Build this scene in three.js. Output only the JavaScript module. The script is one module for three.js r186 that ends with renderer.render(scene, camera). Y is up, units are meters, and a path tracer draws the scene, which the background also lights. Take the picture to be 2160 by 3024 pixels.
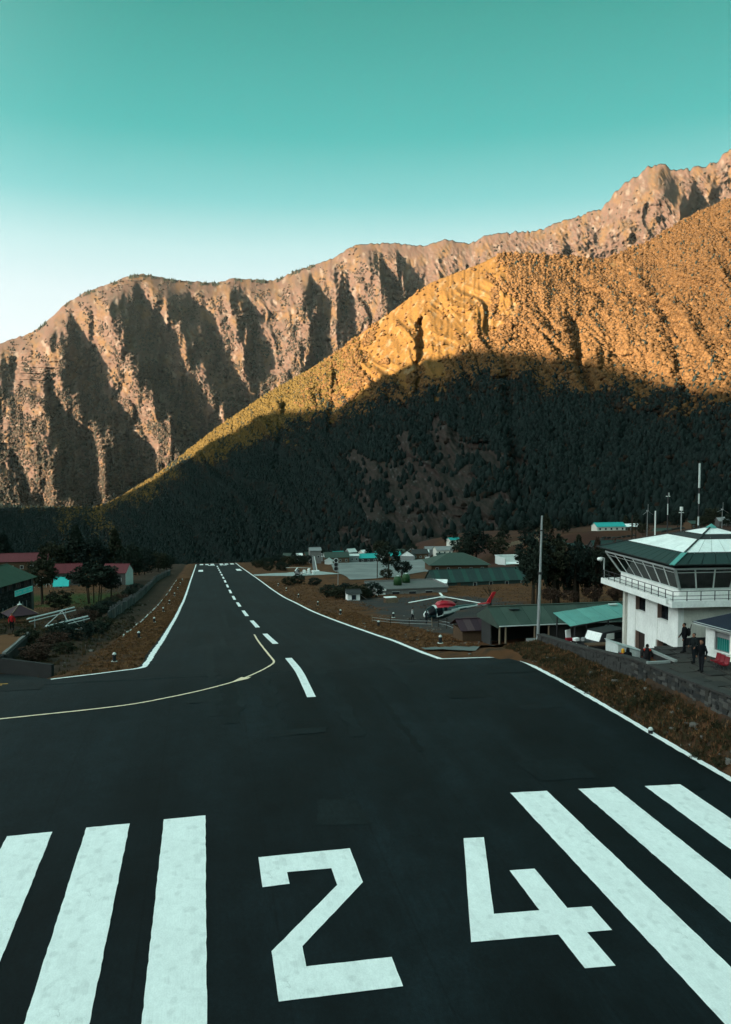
import * as THREE from 'three';
import { mergeGeometries, mergeVertices } from 'three/addons/utils/BufferGeometryUtils.js';
import { MarchingCubes } from 'three/addons/objects/MarchingCubes.js';
import { createNoise2D, createNoise3D } from 'simplex-noise';

// ---------- camera: on the bank above the upper runway threshold, looking down the runway ----------
// x to the right of the runway direction, y up, z = -s where s is the distance down the runway (metres)
const scene = new THREE.Scene();
const camera = new THREE.PerspectiveCamera(64, 731 / 1024, 0.5, 30000);
camera.position.set(0, 15, 0);
camera.rotation.order = 'YXZ';
camera.rotation.set(-3.6155 * Math.PI / 180, -11.197 * Math.PI / 180, 0);

const sst = (a, b, v) => { let t = (v - a) / (b - a); t = t < 0 ? 0 : t > 1 ? 1 : t; return t * t * (3 - 2 * t); };
// ---------- light: clear morning sky, low sun behind the left shoulder ----------
const EXPOSURE = 9;
const SUN_EL = 13 * Math.PI / 180;
const SUN_H = [-0.962, 0.273];                                  // horizontal direction to the sun (x, z)
const SUN = new THREE.Vector3(SUN_H[0] * Math.cos(SUN_EL), Math.sin(SUN_EL), SUN_H[1] * Math.cos(SUN_EL));
{
  const W = 1024, H = 512, data = new Float32Array(W * H * 4);
  const ramp = [[-90, .80, .90, .92], [0, .86, .94, .95], [8, .86, .945, .955], [11, .76, .90, .92], [14, .56, .82, .82], [17, .25, .65, .64], [21, .09, .50, .465], [28, .05, .355, .31], [45, .05, .36, .315], [90, .07, .37, .33]];
  const lerpRamp = (e, k) => { let i = 1; while (i < ramp.length - 1 && ramp[i][0] < e) i++; const a = ramp[i - 1], b = ramp[i]; let t = Math.min(1, Math.max(0, (e - a[0]) / (b[0] - a[0]))); return a[k] + (b[k] - a[k]) * t; };
  for (let j = 0; j < H; j++) {
    const el = ((j + .5) / H - .5) * 180, ce = Math.cos(el * Math.PI / 180), se = Math.sin(el * Math.PI / 180);
    for (let i = 0; i < W; i++) {
      const a = ((i + .5) / W - .5) * 2 * Math.PI, x = Math.cos(a) * ce, z = Math.sin(a) * ce;
      const ang = Math.acos(Math.min(1, Math.max(-1, x * SUN.x + se * SUN.y + z * SUN.z))) * 180 / Math.PI;
      const glow = el > -2 ? (7 * Math.exp(-ang / 12) + 7.2 * Math.exp(-ang / 29)) * sst(97, 56, ang) : 0;  // sun-side glow boosted as added fill light, faded out before the view
      const o = (j * W + i) * 4;
      for (let k = 0; k < 3; k++) data[o + k] = (lerpRamp(el, k + 1) + glow * [.92, .97, .96][k]) / EXPOSURE;
      data[o + 3] = 1;
    }
  }
  const sky = new THREE.DataTexture(data, W, H, THREE.RGBAFormat, THREE.FloatType);
  sky.mapping = THREE.EquirectangularReflectionMapping; sky.magFilter = sky.minFilter = THREE.LinearFilter; sky.wrapS = THREE.RepeatWrapping; sky.needsUpdate = true;
  scene.background = sky; scene.environment = sky;
}
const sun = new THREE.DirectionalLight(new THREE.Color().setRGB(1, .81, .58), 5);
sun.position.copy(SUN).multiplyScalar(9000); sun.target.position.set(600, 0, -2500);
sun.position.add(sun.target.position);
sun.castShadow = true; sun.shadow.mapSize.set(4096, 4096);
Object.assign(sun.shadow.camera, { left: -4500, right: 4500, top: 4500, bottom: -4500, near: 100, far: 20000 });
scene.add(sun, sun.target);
const renderer = new THREE.WebGLRenderer({ antialias: true });
renderer.toneMapping = THREE.LinearToneMapping; renderer.toneMappingExposure = EXPOSURE;
renderer.shadowMap.enabled = true; renderer.setSize(731, 1024);

// ---------- helpers ----------
function rng(seed) { let a = seed >>> 0; return () => { a = (a + 0x6D2B79F5) | 0; let t = Math.imul(a ^ (a >>> 15), 1 | a); t = (t + Math.imul(t ^ (t >>> 7), 61 | t)) ^ t; return ((t ^ (t >>> 14)) >>> 0) / 4294967296; }; }
const n2 = createNoise2D(rng(11)), n2b = createNoise2D(rng(23)), n3 = createNoise3D(rng(37));
const clamp = (v, a = 0, b = 1) => Math.min(b, Math.max(a, v)), lerp = (a, b, t) => a + (b - a) * t;
function fbm(n, x, y, oct = 4, gain = .5) { let a = 1, f = 1, v = 0, w = 0; for (let i = 0; i < oct; i++) { v += a * n(x * f, y * f); w += a; a *= gain; f *= 2.03; } return v / w; }
function ridged(n, x, y, oct = 4) { let a = 1, f = 1, v = 0, w = 0; for (let i = 0; i < oct; i++) { v += a * (1 - Math.abs(n(x * f, y * f))); w += a; a *= .5; f *= 2.07; } return v / w; }
function table(pts) { return (x) => { let i = 1; while (i < pts.length - 1 && pts[i][0] < x) i++; const a = pts[i - 1], b = pts[i]; return lerp(a[1], b[1], clamp((x - a[0]) / (b[0] - a[0]))); }; }
function smoothTable(pts) {                                     // monotone cubic
  const n = pts.length, d = [], m = [];
  for (let i = 0; i < n - 1; i++) d.push((pts[i + 1][1] - pts[i][1]) / (pts[i + 1][0] - pts[i][0]));
  m[0] = d[0]; m[n - 1] = d[n - 2];
  for (let i = 1; i < n - 1; i++) m[i] = d[i - 1] * d[i] <= 0 ? 0 : 2 * d[i - 1] * d[i] / (d[i - 1] + d[i]);
  return (x) => {
    let i = 0; while (i < n - 2 && pts[i + 1][0] < x) i++;
    const h = pts[i + 1][0] - pts[i][0], t = clamp((x - pts[i][0]) / h), t2 = t * t, t3 = t2 * t;
    return (2 * t3 - 3 * t2 + 1) * pts[i][1] + (t3 - 2 * t2 + t) * h * m[i] + (-2 * t3 + 3 * t2) * pts[i + 1][1] + (t3 - t2) * h * m[i + 1];
  };
}
const V = (x, y, s) => new THREE.Vector3(x, y, -s);
const RGB = (r, g, b) => new THREE.Color().setRGB(r, g, b);
const taken = {};
function numbered(n) { taken[n] = (taken[n] ?? -1) + 1; return taken[n] ? n + '_' + String(taken[n]).padStart(3, '0') : n; }
function shade(o) { o.traverse((m) => { if (m.isMesh) { m.castShadow = m.receiveShadow = true; } }); return o; }
function tag(o, label, category, group, kind) { Object.assign(o.userData, { label, category }); if (group) o.userData.group = group; if (kind) o.userData.kind = kind; return o; }
function thing(name, label, category, pos = [0, 0, 0], turn = 0, group) {
  const o = new THREE.Group(); o.name = numbered(name); scene.add(o); o.position.set(...pos); o.rotation.y = turn; return tag(o, label, category, group);
}
function structure(name, geo, material) { const m = new THREE.Mesh(geo, material); m.name = numbered(name); m.userData.kind = 'structure'; scene.add(m); return m; }
function part(parent, name, geo, material, pos, rot) {
  const m = new THREE.Mesh(Array.isArray(geo) ? merge(geo) : geo, material); m.name = name; parent.add(m);
  if (pos) m.position.set(...pos); if (rot) m.rotation.set(...rot); return m;
}
function single(name, geo, material, label, category, group) { const m = new THREE.Mesh(Array.isArray(geo) ? merge(geo) : geo, material); m.name = numbered(name); scene.add(m); return tag(m, label, category, group); }
function merge(list) { return mergeGeometries(list.map((g) => { const q = g.index ? g.toNonIndexed() : g; for (const k of Object.keys(q.attributes)) if (!['position', 'normal', 'uv'].includes(k)) q.deleteAttribute(k); if (!q.attributes.uv) q.setAttribute('uv', new THREE.BufferAttribute(new Float32Array(q.attributes.position.count * 2), 2)); return q; })); }
function metreUV(g, k = 1) {                                    // uv in metres, by the way each face points
  g = g.index ? g.toNonIndexed() : g; if (!g.attributes.normal) g.computeVertexNormals();
  const p = g.attributes.position, uv = new Float32Array(p.count * 2), a = new THREE.Vector3(), b = new THREE.Vector3(), c = new THREE.Vector3();
  for (let i = 0; i < p.count; i += 3) {
    a.fromBufferAttribute(p, i); b.fromBufferAttribute(p, i + 1).sub(a); c.fromBufferAttribute(p, i + 2).sub(a); b.cross(c);
    const ax = Math.abs(b.x), ay = Math.abs(b.y), az = Math.abs(b.z);
    for (let j = 0; j < 3; j++) { const x = p.getX(i + j), y = p.getY(i + j), z = p.getZ(i + j); const [u, v] = ay >= ax && ay >= az ? [x, z] : ax >= az ? [z, y] : [x, y]; uv[(i + j) * 2] = u * k; uv[(i + j) * 2 + 1] = v * k; }
  }
  g.setAttribute('uv', new THREE.BufferAttribute(uv, 2)); return g;
}
const bx = (w, h, d, x = 0, y = 0, z = 0, ry = 0) => { const g = new THREE.BoxGeometry(w, h, d); if (ry) g.rotateY(ry); g.translate(x, y, z); return metreUV(g); };
function bar(a, b, r, r2 = r, seg = 6) {                        // round bar from a to b
  a = new THREE.Vector3(...a); b = new THREE.Vector3(...b); const d = b.clone().sub(a), g = new THREE.CylinderGeometry(r2, r, d.length(), seg);
  g.applyQuaternion(new THREE.Quaternion().setFromUnitVectors(new THREE.Vector3(0, 1, 0), d.clone().normalize())); g.translate(...a.add(b).multiplyScalar(.5).toArray()); return g;
}
function beam(a, b, w, h = w) {                                 // square beam from a to b
  a = new THREE.Vector3(...a); b = new THREE.Vector3(...b); const d = b.clone().sub(a), g = new THREE.BoxGeometry(w, h, d.length());
  const m = new THREE.Matrix4().lookAt(b, a, new THREE.Vector3(0, 1, 0)); if (Math.abs(d.x) + Math.abs(d.z) < 1e-4) m.makeRotationX(Math.PI / 2);
  g.applyMatrix4(m); g.translate(...a.add(b).multiplyScalar(.5).toArray()); return metreUV(g);
}
function slab(pts, t, nrm) {                                    // a flat convex polygon of thickness t, below its face
  const P = pts.map((p) => new THREE.Vector3(...p)), n = nrm ? new THREE.Vector3(...nrm) : P[1].clone().sub(P[0]).cross(P[2].clone().sub(P[0])).normalize(), Q = P.map((p) => p.clone().addScaledVector(n, -t)), v = [], N = P.length;
  const tri = (a, b, c) => v.push(...a.toArray(), ...b.toArray(), ...c.toArray());
  for (let i = 1; i < N - 1; i++) { tri(P[0], P[i], P[i + 1]); tri(Q[0], Q[i + 1], Q[i]); }
  for (let i = 0; i < N; i++) { const j = (i + 1) % N; tri(P[i], Q[i], Q[j]); tri(P[i], Q[j], P[j]); }
  const g = new THREE.BufferGeometry(); g.setAttribute('position', new THREE.BufferAttribute(new Float32Array(v), 3)); g.computeVertexNormals(); return metreUV(g);
}
function grid(nu, nv, fn, colour) {                             // sheet of quads; fn(i, j) gives a point
  const pos = new Float32Array(nu * nv * 3), col = colour ? new Float32Array(nu * nv * 3) : null, uv = new Float32Array(nu * nv * 2), idx = [];
  for (let j = 0; j < nv; j++) for (let i = 0; i < nu; i++) { const k = j * nu + i, p = fn(i, j); pos.set([p.x, p.y, p.z], k * 3); uv.set([p.x, -p.z], k * 2); if (colour) col.set(colour(i, j, p), k * 3); }
  for (let j = 0; j < nv - 1; j++) for (let i = 0; i < nu - 1; i++) { const a = j * nu + i, b = a + 1, c = a + nu, d = c + 1; idx.push(a, b, d, a, d, c); }
  const g = new THREE.BufferGeometry(); g.setAttribute('position', new THREE.BufferAttribute(pos, 3)); g.setAttribute('uv', new THREE.BufferAttribute(uv, 2)); if (colour) g.setAttribute('color', new THREE.BufferAttribute(col, 3)); g.setIndex(idx); g.computeVertexNormals(); return g;
}
function tex(n, fn, srgb = true, rep = 1) {                     // tileable procedural texture, fn(u, v) in 0..1 gives grey or [r, g, b]
  const d = new Uint8Array(n * n * 4);
  for (let j = 0; j < n; j++) for (let i = 0; i < n; i++) { const c = fn(i / n, j / n), o = (j * n + i) * 4; for (let k = 0; k < 3; k++) d[o + k] = clamp(Array.isArray(c) ? c[k] : c) * 255; d[o + 3] = 255; }
  const t = new THREE.DataTexture(d, n, n); t.wrapS = t.wrapT = THREE.RepeatWrapping; t.magFilter = THREE.LinearFilter; t.minFilter = THREE.LinearMipmapLinearFilter; t.generateMipmaps = true;
  if (srgb) t.colorSpace = THREE.SRGBColorSpace; t.repeat.set(rep, rep); t.needsUpdate = true; return t;
}
const tn = (u, v, f, seed = 0) => { const a = u * 2 * Math.PI, b = v * 2 * Math.PI, k = f / (2 * Math.PI); return (n3(Math.cos(a) * k + seed, Math.sin(a) * k, Math.cos(b) * k) + n3(Math.sin(b) * k + seed * 2, Math.cos(a) * k + 7, Math.sin(a) * k + 3)) * .6; };   // tiles in u and v
const grainTex = tex(256, (u, v) => .86 + .10 * tn(u, v, 40) + .08 * tn(u, v, 12, 5) + .06 * tn(u, v, 4, 9));
const stainTex = tex(256, (u, v) => .955 + .035 * tn(u, v, 5, 2) + .03 * tn(u, v, 24, 4) + .03 * tn(u, v, 60, 6));
const bumpTex = tex(256, (u, v) => .5 + .25 * tn(u, v, 50, 1) + .2 * tn(u, v, 20, 3), false);
const rep = (t, k) => { const c = t.clone(); c.repeat.set(k, k); c.needsUpdate = true; return c; };
const stain02 = rep(stainTex, .2), grain05 = rep(grainTex, .5), bump1 = rep(bumpTex, 1);
function mat(r, g, b, rough = .85, o = {}) { return new THREE.MeshPhysicalMaterial({ color: RGB(r, g, b), roughness: rough, map: stain02, specularIntensity: rough > .8 ? .15 : .4, ...o }); }
const matte = (o) => new THREE.MeshPhysicalMaterial({ roughness: 1, specularIntensity: .1, ...o });
const plain = (r, g, b, rough = .7, o = {}) => new THREE.MeshPhysicalMaterial({ color: RGB(r, g, b), roughness: rough, specularIntensity: rough > .55 ? .25 : .6, ...o });

// ---------- the mountains: surveyed skylines (azimuth from the runway direction, elevation; degrees) ----------
const FAR_CREST = [[-22.21, 5.75], [-16.46, 5.28], [-12.61, 7.35], [-10.61, 8.22], [-8.25, 10.31], [-6.00, 11.43], [-3.84, 12.17], [-1.37, 11.90], [1.02, 11.83], [2.22, 12.15], [4.66, 12.11], [6.50, 12.78], [8.82, 13.53], [10.83, 14.49], [12.99, 14.54], [15.15, 14.37], [16.68, 14.71], [18.21, 14.44], [19.72, 14.95], [22.71, 15.04], [24.47, 15.55], [26.77, 16.07], [28.44, 17.52], [29.81, 18.20], [30.49, 18.48], [31.45, 17.92], [32.52, 17.96], [33.84, 18.10], [34.70, 18.69], [36.61, 19.20], [41.43, 17.72], [49.83, 14.15]];
const NEAR_CREST = [[-22.48, -2.04], [-15.45, -2.75], [-10.20, -3.10], [-7.13, -3.16], [-6.27, -2.88], [-4.52, -1.91], [-2.44, -0.55], [-0.93, 0.67], [1.52, 2.53], [4.60, 4.64], [7.71, 6.41], [10.51, 8.39], [13.31, 10.38], [15.77, 12.00], [18.53, 12.95], [20.94, 13.72], [24.50, 13.39], [27.11, 13.04], [28.24, 13.38], [29.91, 13.94], [31.53, 14.74], [33.12, 15.43], [34.78, 15.97], [37.92, 16.57], [43.71, 16.16], [49.83, 14.15]];
const SHADE_EDGE = [[-22.39, 0.57], [-10.16, -1.11], [-7.12, -2.63], [-4.52, -1.97], [-1.54, -0.24], [0.59, 1.14], [2.74, 2.38], [4.59, 3.32], [6.45, 3.70], [8.95, 3.71], [10.82, 4.48], [12.70, 5.80], [14.56, 6.86], [17.03, 7.44], [19.49, 7.70], [21.91, 7.41], [24.00, 7.24], [25.78, 6.66], [27.51, 6.75], [29.23, 6.19], [31.19, 5.54], [33.38, 5.09], [35.07, 4.89], [38.29, 4.49], [44.12, 4.49], [50.24, 4.16]];
const SPURS = [
  { name: 'O', amp: 90, spur: [[-12.45, 7.25], [-12.39, 6.35], [-12.86, 4.52]], gully: [[-12.11, 7.27], [-12.05, 6.37], [-12.43, 4.53]] },
  { name: 'A', amp: 330, spur: [[-10.01, 8.38], [-9.59, 7.77], [-9.17, 6.68], [-8.86, 4.64], [-8.70, 3.71], [-8.00, 2.96], [-6.65, 1.84], [-6.40, 0.39], [-6.24, -0.87], [-6.11, -3.99]], gully: [[-8.22, 9.30], [-8.06, 8.58], [-7.37, 7.13], [-6.95, 5.17], [-6.53, 3.28], [-5.07, 2.05], [-4.91, 0.39], [-4.18, -1.37], [-3.85, -4.03]] },
  { name: 'D', amp: 330, spur: [[-10.38, 4.04], [-9.97, 2.74], [-10.00, 1.33], [-10.21, -0.09], [-9.02, -2.96], [-8.79, -4.88]], gully: [[-9.35, 4.35], [-8.89, 3.23], [-7.11, 1.54], [-7.05, -0.09], [-7.02, -3.00], [-6.87, -4.94]] },
  { name: 'N', amp: 120, spur: [[-12.73, -0.28], [-12.32, -1.02], [-11.91, -1.96], [-11.43, -3.38]], gully: [[-12.29, -0.09], [-11.55, -1.22], [-10.96, -2.36], [-10.37, -3.41]] },
  { name: 'B', amp: 380, spur: [[-6.20, 10.88], [-5.77, 9.16], [-4.88, 7.04], [-4.06, 5.73], [-2.95, 4.21], [-2.03, 1.88], [-1.58, -0.10]], gully: [[-3.96, 11.55], [-2.88, 9.09], [-2.72, 6.73], [-2.65, 5.28], [-1.81, 3.84], [0.01, 1.99], [0.57, -0.10]] },
  { name: 'C', amp: 230, spur: [[-2.85, 10.96], [-2.11, 9.59], [-1.36, 8.49], [-0.33, 5.82], [1.11, 3.88], [2.07, 1.90]], gully: [[-0.75, 10.59], [0.58, 8.93], [0.95, 7.30], [1.52, 5.85], [2.30, 4.39], [3.07, 1.91]] },
  { name: 'E', amp: 170, spur: [[1.82, 12.02], [2.15, 11.07], [2.69, 9.67], [3.23, 7.03]], gully: [[2.27, 12.04], [2.82, 11.09], [3.14, 9.68], [3.69, 7.04]] },
  { name: 'F', amp: 240, spur: [[7.25, 12.26], [7.24, 9.75], [7.35, 8.65], [6.88, 6.74]], gully: [[7.82, 12.27], [7.93, 9.32], [7.81, 8.21], [7.34, 6.75]] },
  { name: 'G', amp: 170, spur: [[9.09, 13.46], [9.20, 11.52], [9.48, 9.11], [9.53, 8.00]], gully: [[9.54, 13.46], [9.60, 11.31], [9.88, 9.33], [10.11, 8.00]] },
  { name: 'H', amp: 260, spur: [[11.61, 14.53], [12.07, 12.82], [12.64, 11.53], [13.10, 10.65]], gully: [[12.06, 14.52], [12.98, 12.28], [13.44, 11.30], [13.68, 10.65]] },
  { name: 'I', amp: 220, spur: [[12.64, 14.52], [13.33, 13.14], [13.67, 11.52]], gully: [[13.09, 14.52], [13.90, 12.38], [14.36, 11.62]] },
  { name: 'L', amp: 90, spur: [[22.47, 14.74], [23.25, 14.29], [24.24, 13.41]], gully: [[22.91, 14.92], [23.90, 14.25], [24.78, 13.38]] },
  { name: 'K', amp: 90, spur: [[23.89, 15.28], [24.33, 14.33], [24.67, 13.59]], gully: [[24.43, 15.35], [24.77, 14.20], [25.05, 13.36]] },
  { name: 'K2', amp: 70, spur: [[25.61, 15.47], [25.94, 14.95], [26.06, 14.13]], gully: [[25.93, 15.65], [26.21, 14.93], [26.38, 14.11]] },
  { name: 'J', amp: 380, spur: [[30.45, 18.38], [31.29, 16.77], [31.91, 15.84], [32.03, 15.05]], gully: [[31.46, 17.90], [32.39, 16.75], [32.81, 15.66], [32.93, 14.97]] },
];
const R = Math.PI / 180;
function polar(az, el, d) { return new THREE.Vector3(Math.sin(az * R) * d, 15 + Math.tan(el * R) * d, -Math.cos(az * R) * d); }   // d is the level distance from the viewpoint on the bank
const farCrest = smoothTable(FAR_CREST), nearCrest = smoothTable(NEAR_CREST), shadeEdge = smoothTable(SHADE_EDGE);
for (const s of SPURS) { for (const k of ['spur', 'gully']) { const q = s[k].map(([a, e]) => [-e, a]); s[k + 'At'] = table(q); } s.top = Math.max(s.spur[0][1], s.gully[0][1]); s.low = Math.min(s.spur.at(-1)[1], s.gully.at(-1)[1]); }
const farDist = table([[-22, 6300], [5, 6000], [14, 5700], [30, 5300], [50, 5200]]);
function spurRelief(az, el) {                                   // how far the face stands out towards the valley: high on spurs, low in gullies
  const wob = .55 * n2(az * .5, el * .45) + .3 * n2(az * 1.5, el * 1.3) + .12 * n2(az * 4, el * 3.5);
  const pts = [[-30, 60]];
  for (const s of SPURS) { const w = sst(s.top + 1.2, s.top - .6, el) * sst(s.low - 3, s.low - .5, el); if (w <= 0) continue; const base = 60, a = s.spurAt(-el), g = s.gullyAt(-el); pts.push([a, base + s.amp * w * 1.15], [Math.max(g, a + .1), base - s.amp * w * .45]); }
  pts.push([60, 60]); pts.sort((p, q) => p[0] - q[0]);
  return table(pts)(az + wob);
}
const spurSoft = (az, el) => (spurRelief(az, el - .8) + 2 * spurRelief(az, el - .4) + 3 * spurRelief(az, el) + 2 * spurRelief(az, el + .4) + spurRelief(az, el + .8)) / 9;
const FAR_BASE = -4.2;
function farPoint(az, v, raw) {
  const en = .12 * fbm(n2, az * 2.2, 3, 4) * (az > 20 ? 1.2 : .8) + (az > 26 ? .16 * n2(az * 1.3, 8) : 0), ec = farCrest(az) + en * (v < 0 ? 1 : 1 - sst(0, .025, v));
  if (v < 0) { const d = farDist(az) - v * 1500; return polar(az, Math.atan((Math.tan(ec * R) * farDist(az) + v * 1100) / d) / R, d); }
  const el = lerp(ec, FAR_BASE, v), dc = farDist(az);
  const edge = sst(0, .10, v), soft = sst(0, .15, v), top = sst(0, .035, v);
  const skew = az + (el - 8) * .22;                              // ribs lean to the right going down
  let d = dc - (dc - 4300) * Math.pow(v, .85);
  d -= edge * spurSoft(az, el) * (az < 13 ? 1 : .8);
  d -= soft * (az > 22 ? 90 : 80) * (ridged(n2, skew * .42 + .3 * n2b(az * .5, el * .4), el * .1, 2) - .6);
  d -= soft * 17 * (ridged(n2, skew * 1.9 + .4 * n2b(az * 2, el * 2), el * 1.1, 3) - .6) + soft * 34 * fbm(n2b, skew * .8, el * .6, 3) + edge * 13 * fbm(n2, skew * 2.4, el * 2.2, 3) + (az > 12 ? sst(12, 24, az) * (edge * 120 * (ridged(n2b, (az + el * .5) * .4 + 9, el * .45, 3) - .6) + top * 34 * (ridged(n2, (az + el * .4) * 1.6, el * 1.1 + 4, 3) - .6) + top * 14 * fbm(n2b, az * 6, el * 5, 2)) : 0) + edge * (az > 24 ? 9 : 3) * fbm(n2b, skew * 9, el * 7, 2);
  return polar(az, el, d);
}
function farColour(az, el) {
  const t = fbm(n2, az * .7, el * .5 + 9, 4), r = fbm(n2b, az * 3, el * 1.6, 4), f = fbm(n2, az * 9, el * 7 + 4, 3);
  let c = [0.0471, 0.0286, 0.0215];
  const mixTo = (k, w) => { c = c.map((v, i) => lerp(v, k[i], clamp(w))); };
  mixTo([0.0552, 0.0317, 0.0153], sst(-.1, .5, t));                      // dry grass
  mixTo([0.0338, 0.0256, 0.0194], sst(.0, .5, r) * .8);                  // scrub
  mixTo([0.0843, 0.0664, 0.0537], sst(.28, .55, fbm(n2b, az * 1.3 + 20, el * .8, 4)) * .75);   // pale scree
  mixTo([0.0256, 0.0230, 0.0179], sst(.1, .5, f) * .3);
  return c;
}
{
  const A0 = -30, A1 = 56, NU = 1180, NV = 300;
  const az = (i) => A0 + (A1 - A0) * i / (NU - 1), vv = (j) => j < 6 ? -(6 - j) / 6 : (j - 6) / (NV - 7);
  const g = grid(NU, NV, (i, j) => farPoint(az(i), vv(j)), (i, j) => farColour(az(i), lerp(farCrest(az(i)), FAR_BASE, vv(j))));
  structure('far_mountain_range', g, matte({ vertexColors: true }));
}
const nearDist = table([[-23, 3000], [-7, 2750], [0, 2480], [10, 2300], [20, 2350], [35, 2400], [50, 2300]]);
const nearStart = table([[-23, 900], [6, 820], [12, 520], [25, 470], [50, 430]]), nearBase = table([[-23, -9.5], [4, -9], [10, -8], [15, -7.2], [27, -5.8], [50, -4.5]]);
const GULLIES = [[15.1, -.05, 9.8, 5, .3, 75], [9.3, -.1, 7.2, 2, .35, 60], [25.2, .22, 9.5, 5, .4, 60], [30.5, .3, 11, 4, .4, 50], [5.6, -.12, 4.2, 0, .3, 45], [20.8, .1, 7, -3, .45, 60]];   // stream gullies
function nearPoint(az, v) {
  const ec = nearCrest(az) + .07 * fbm(n2b, az * 3, 1, 4), dc = nearDist(az);
  if (v < 0) { const d = dc - v * 900; return polar(az, Math.atan((Math.tan(ec * R) * dc + v * 420) / d) / R, d); }
  const el = lerp(ec, nearBase(az), v), db = nearStart(az), edge = sst(0, .12, v) * sst(1, .85, v);
  let d = db + (dc - db) * Math.pow(1 - v, 1.1);
  const skew = az + (el - 3) * .9;                               // ribs fall to the left
  for (const [a0, lean, top, low, wid, dep] of GULLIES) d += edge * dep * Math.exp(-(((az + .12 * n2(el * 1.5, a0) - a0 - lean * (top - el)) / wid) ** 2)) * sst(top + .3, top - .6, el) * sst(low - 1.5, low, el);
  d -= edge * (130 * (ridged(n2b, skew * .16 + .2 * n2(az * .2, el * .2), el * .05 + 3, 3) - .6) + 24 * (ridged(n2, skew * .45 + .6 * n2b(az * .3, el * .3), el * .16, 2) - .6) + 6 * (ridged(n2b, skew * 1.3 + .8 * n2(az * .6, el * .6), el * .7, 2) - .6) + sst(.3, .8, slide(az, el)) * 9 * (ridged(n2, az * 2.2, el * 1.2, 3) - .6)) + 2.2 * fbm(n2, az * 6, el * 6, 2) * sst(0, .04, v);
  return polar(az, el, d);
}
function slide(az, el) { const a = az - (el - 0) * .05; return sst(.0, .35, fbm(n2b, az * .45, el * .4, 4) + .95 - Math.hypot((a - 15.8) / 5.0, (el + 2.6) / 4.8) * .85); }   // eroded brown bluff above the village
const meadow = (az, el) => { const b = nearCrest(az) - el; return sst(-.15, .2, fbm(n2, az * .5, el * .6, 4) * .8 + 1.05 - Math.max(16 - az, (az - 16) * 1.15) / 5.4 - Math.max(0, b - 3.6) * .3) ; };   // open grass under the crest
const shadeTreeLine = table([[-20, -70], [-7, -190], [-2, -45], [3, 42], [8, 88], [14, 132], [20, 150], [26, 112], [40, 40]]);  // height where the painted shade sets in, following the shadow edge
const shadeWood = (az, el, h) => sst(-.35, .4, fbm(n2b, az * .35 + 3, el * .35, 3) * .3 + clamp((shadeTreeLine(az) - h) / 170, -.9, .7));   // fir, scrub and floor coloured darker below the line, deepening the mountain shadow
const nearLevel = (az, el) => { const c = nearCrest(az), b = nearBase(az), v = clamp((c - el) / (c - b)); return Math.tan(el * R) * (nearStart(az) + (nearDist(az) - nearStart(az)) * Math.pow(1 - v, 1.1)); };
function nearColour(az, el) {
  const t = fbm(n2, az * 1.1, el * 1.1 + 9, 4), f = fbm(n2b, az * 6, el * 6, 3);
  let c = [0.0646, 0.0334, 0.0128]; const dk = shadeWood(az, el, nearLevel(az, el));
  const mixTo = (k, w) => { c = c.map((v, i) => lerp(v, k[i], clamp(w))); };
  mixTo([0.0334, 0.0257, 0.0107], sst(0, .5, t) * .7);
  mixTo([0.0840, 0.0428, 0.0113], meadow(az, el));
  mixTo([0.1128, 0.0801, 0.0451], meadow(az, el) * sst(.25, .5, fbm(n2b, (az - el * .6) * 1.6, (el + az * .3) * .7, 4)) * .8);
  mixTo([0.0098, 0.0080, 0.0062], dk * .9 * (1 - meadow(az, el)));  // floor colour darkened where the shadow lies
  mixTo([.026, .0185, .0165], slide(az, el) * .95);
  mixTo([.013, .012, .010], slide(az, el) * sst(-.1, .35, fbm(n2b, (az + el * .5) * 3.2, el * 1.4 + 7, 4)) * .85);
  mixTo([0.0686, 0.0657, 0.0629], slide(az, el) * sst(.38, .6, fbm(n2, (az - el * .5) * 2.6, el * 1.1, 4)) * .8);
  mixTo([0.0156, 0.0133, 0.0080], sst(.05, .55, f) * .5);
  return c;
}
function clump(seed, det, flat) {                               // one far tree: a lumpy crown on a short stem
  const g = mergeVertices(new THREE.IcosahedronGeometry(1, det).deleteAttribute('normal').deleteAttribute('uv'), 1e-4), p = g.attributes.position, r = rng(seed), o = r() * 50;
  for (let i = 0; i < p.count; i++) { const x = p.getX(i), y = p.getY(i), z = p.getZ(i), k = 1 + .38 * n3(x * 1.7 + o, y * 1.7, z * 1.7) + .2 * n3(x * 4 + o, y * 4, z * 4); p.setXYZ(i, x * k * .5, (y * k * flat + flat * .75) * .5, z * k * .5); }
  g.computeVertexNormals(); return g;
}
function spire(seed) { const g = new THREE.ConeGeometry(.26, 1, 7, 3); g.translate(0, .5, 0); const p = g.attributes.position, r = rng(seed); for (let i = 0; i < p.count; i++) { const k = .75 + .5 * r(); p.setX(i, p.getX(i) * k); p.setZ(i, p.getZ(i) * k); } g.computeVertexNormals(); return g; }
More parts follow.
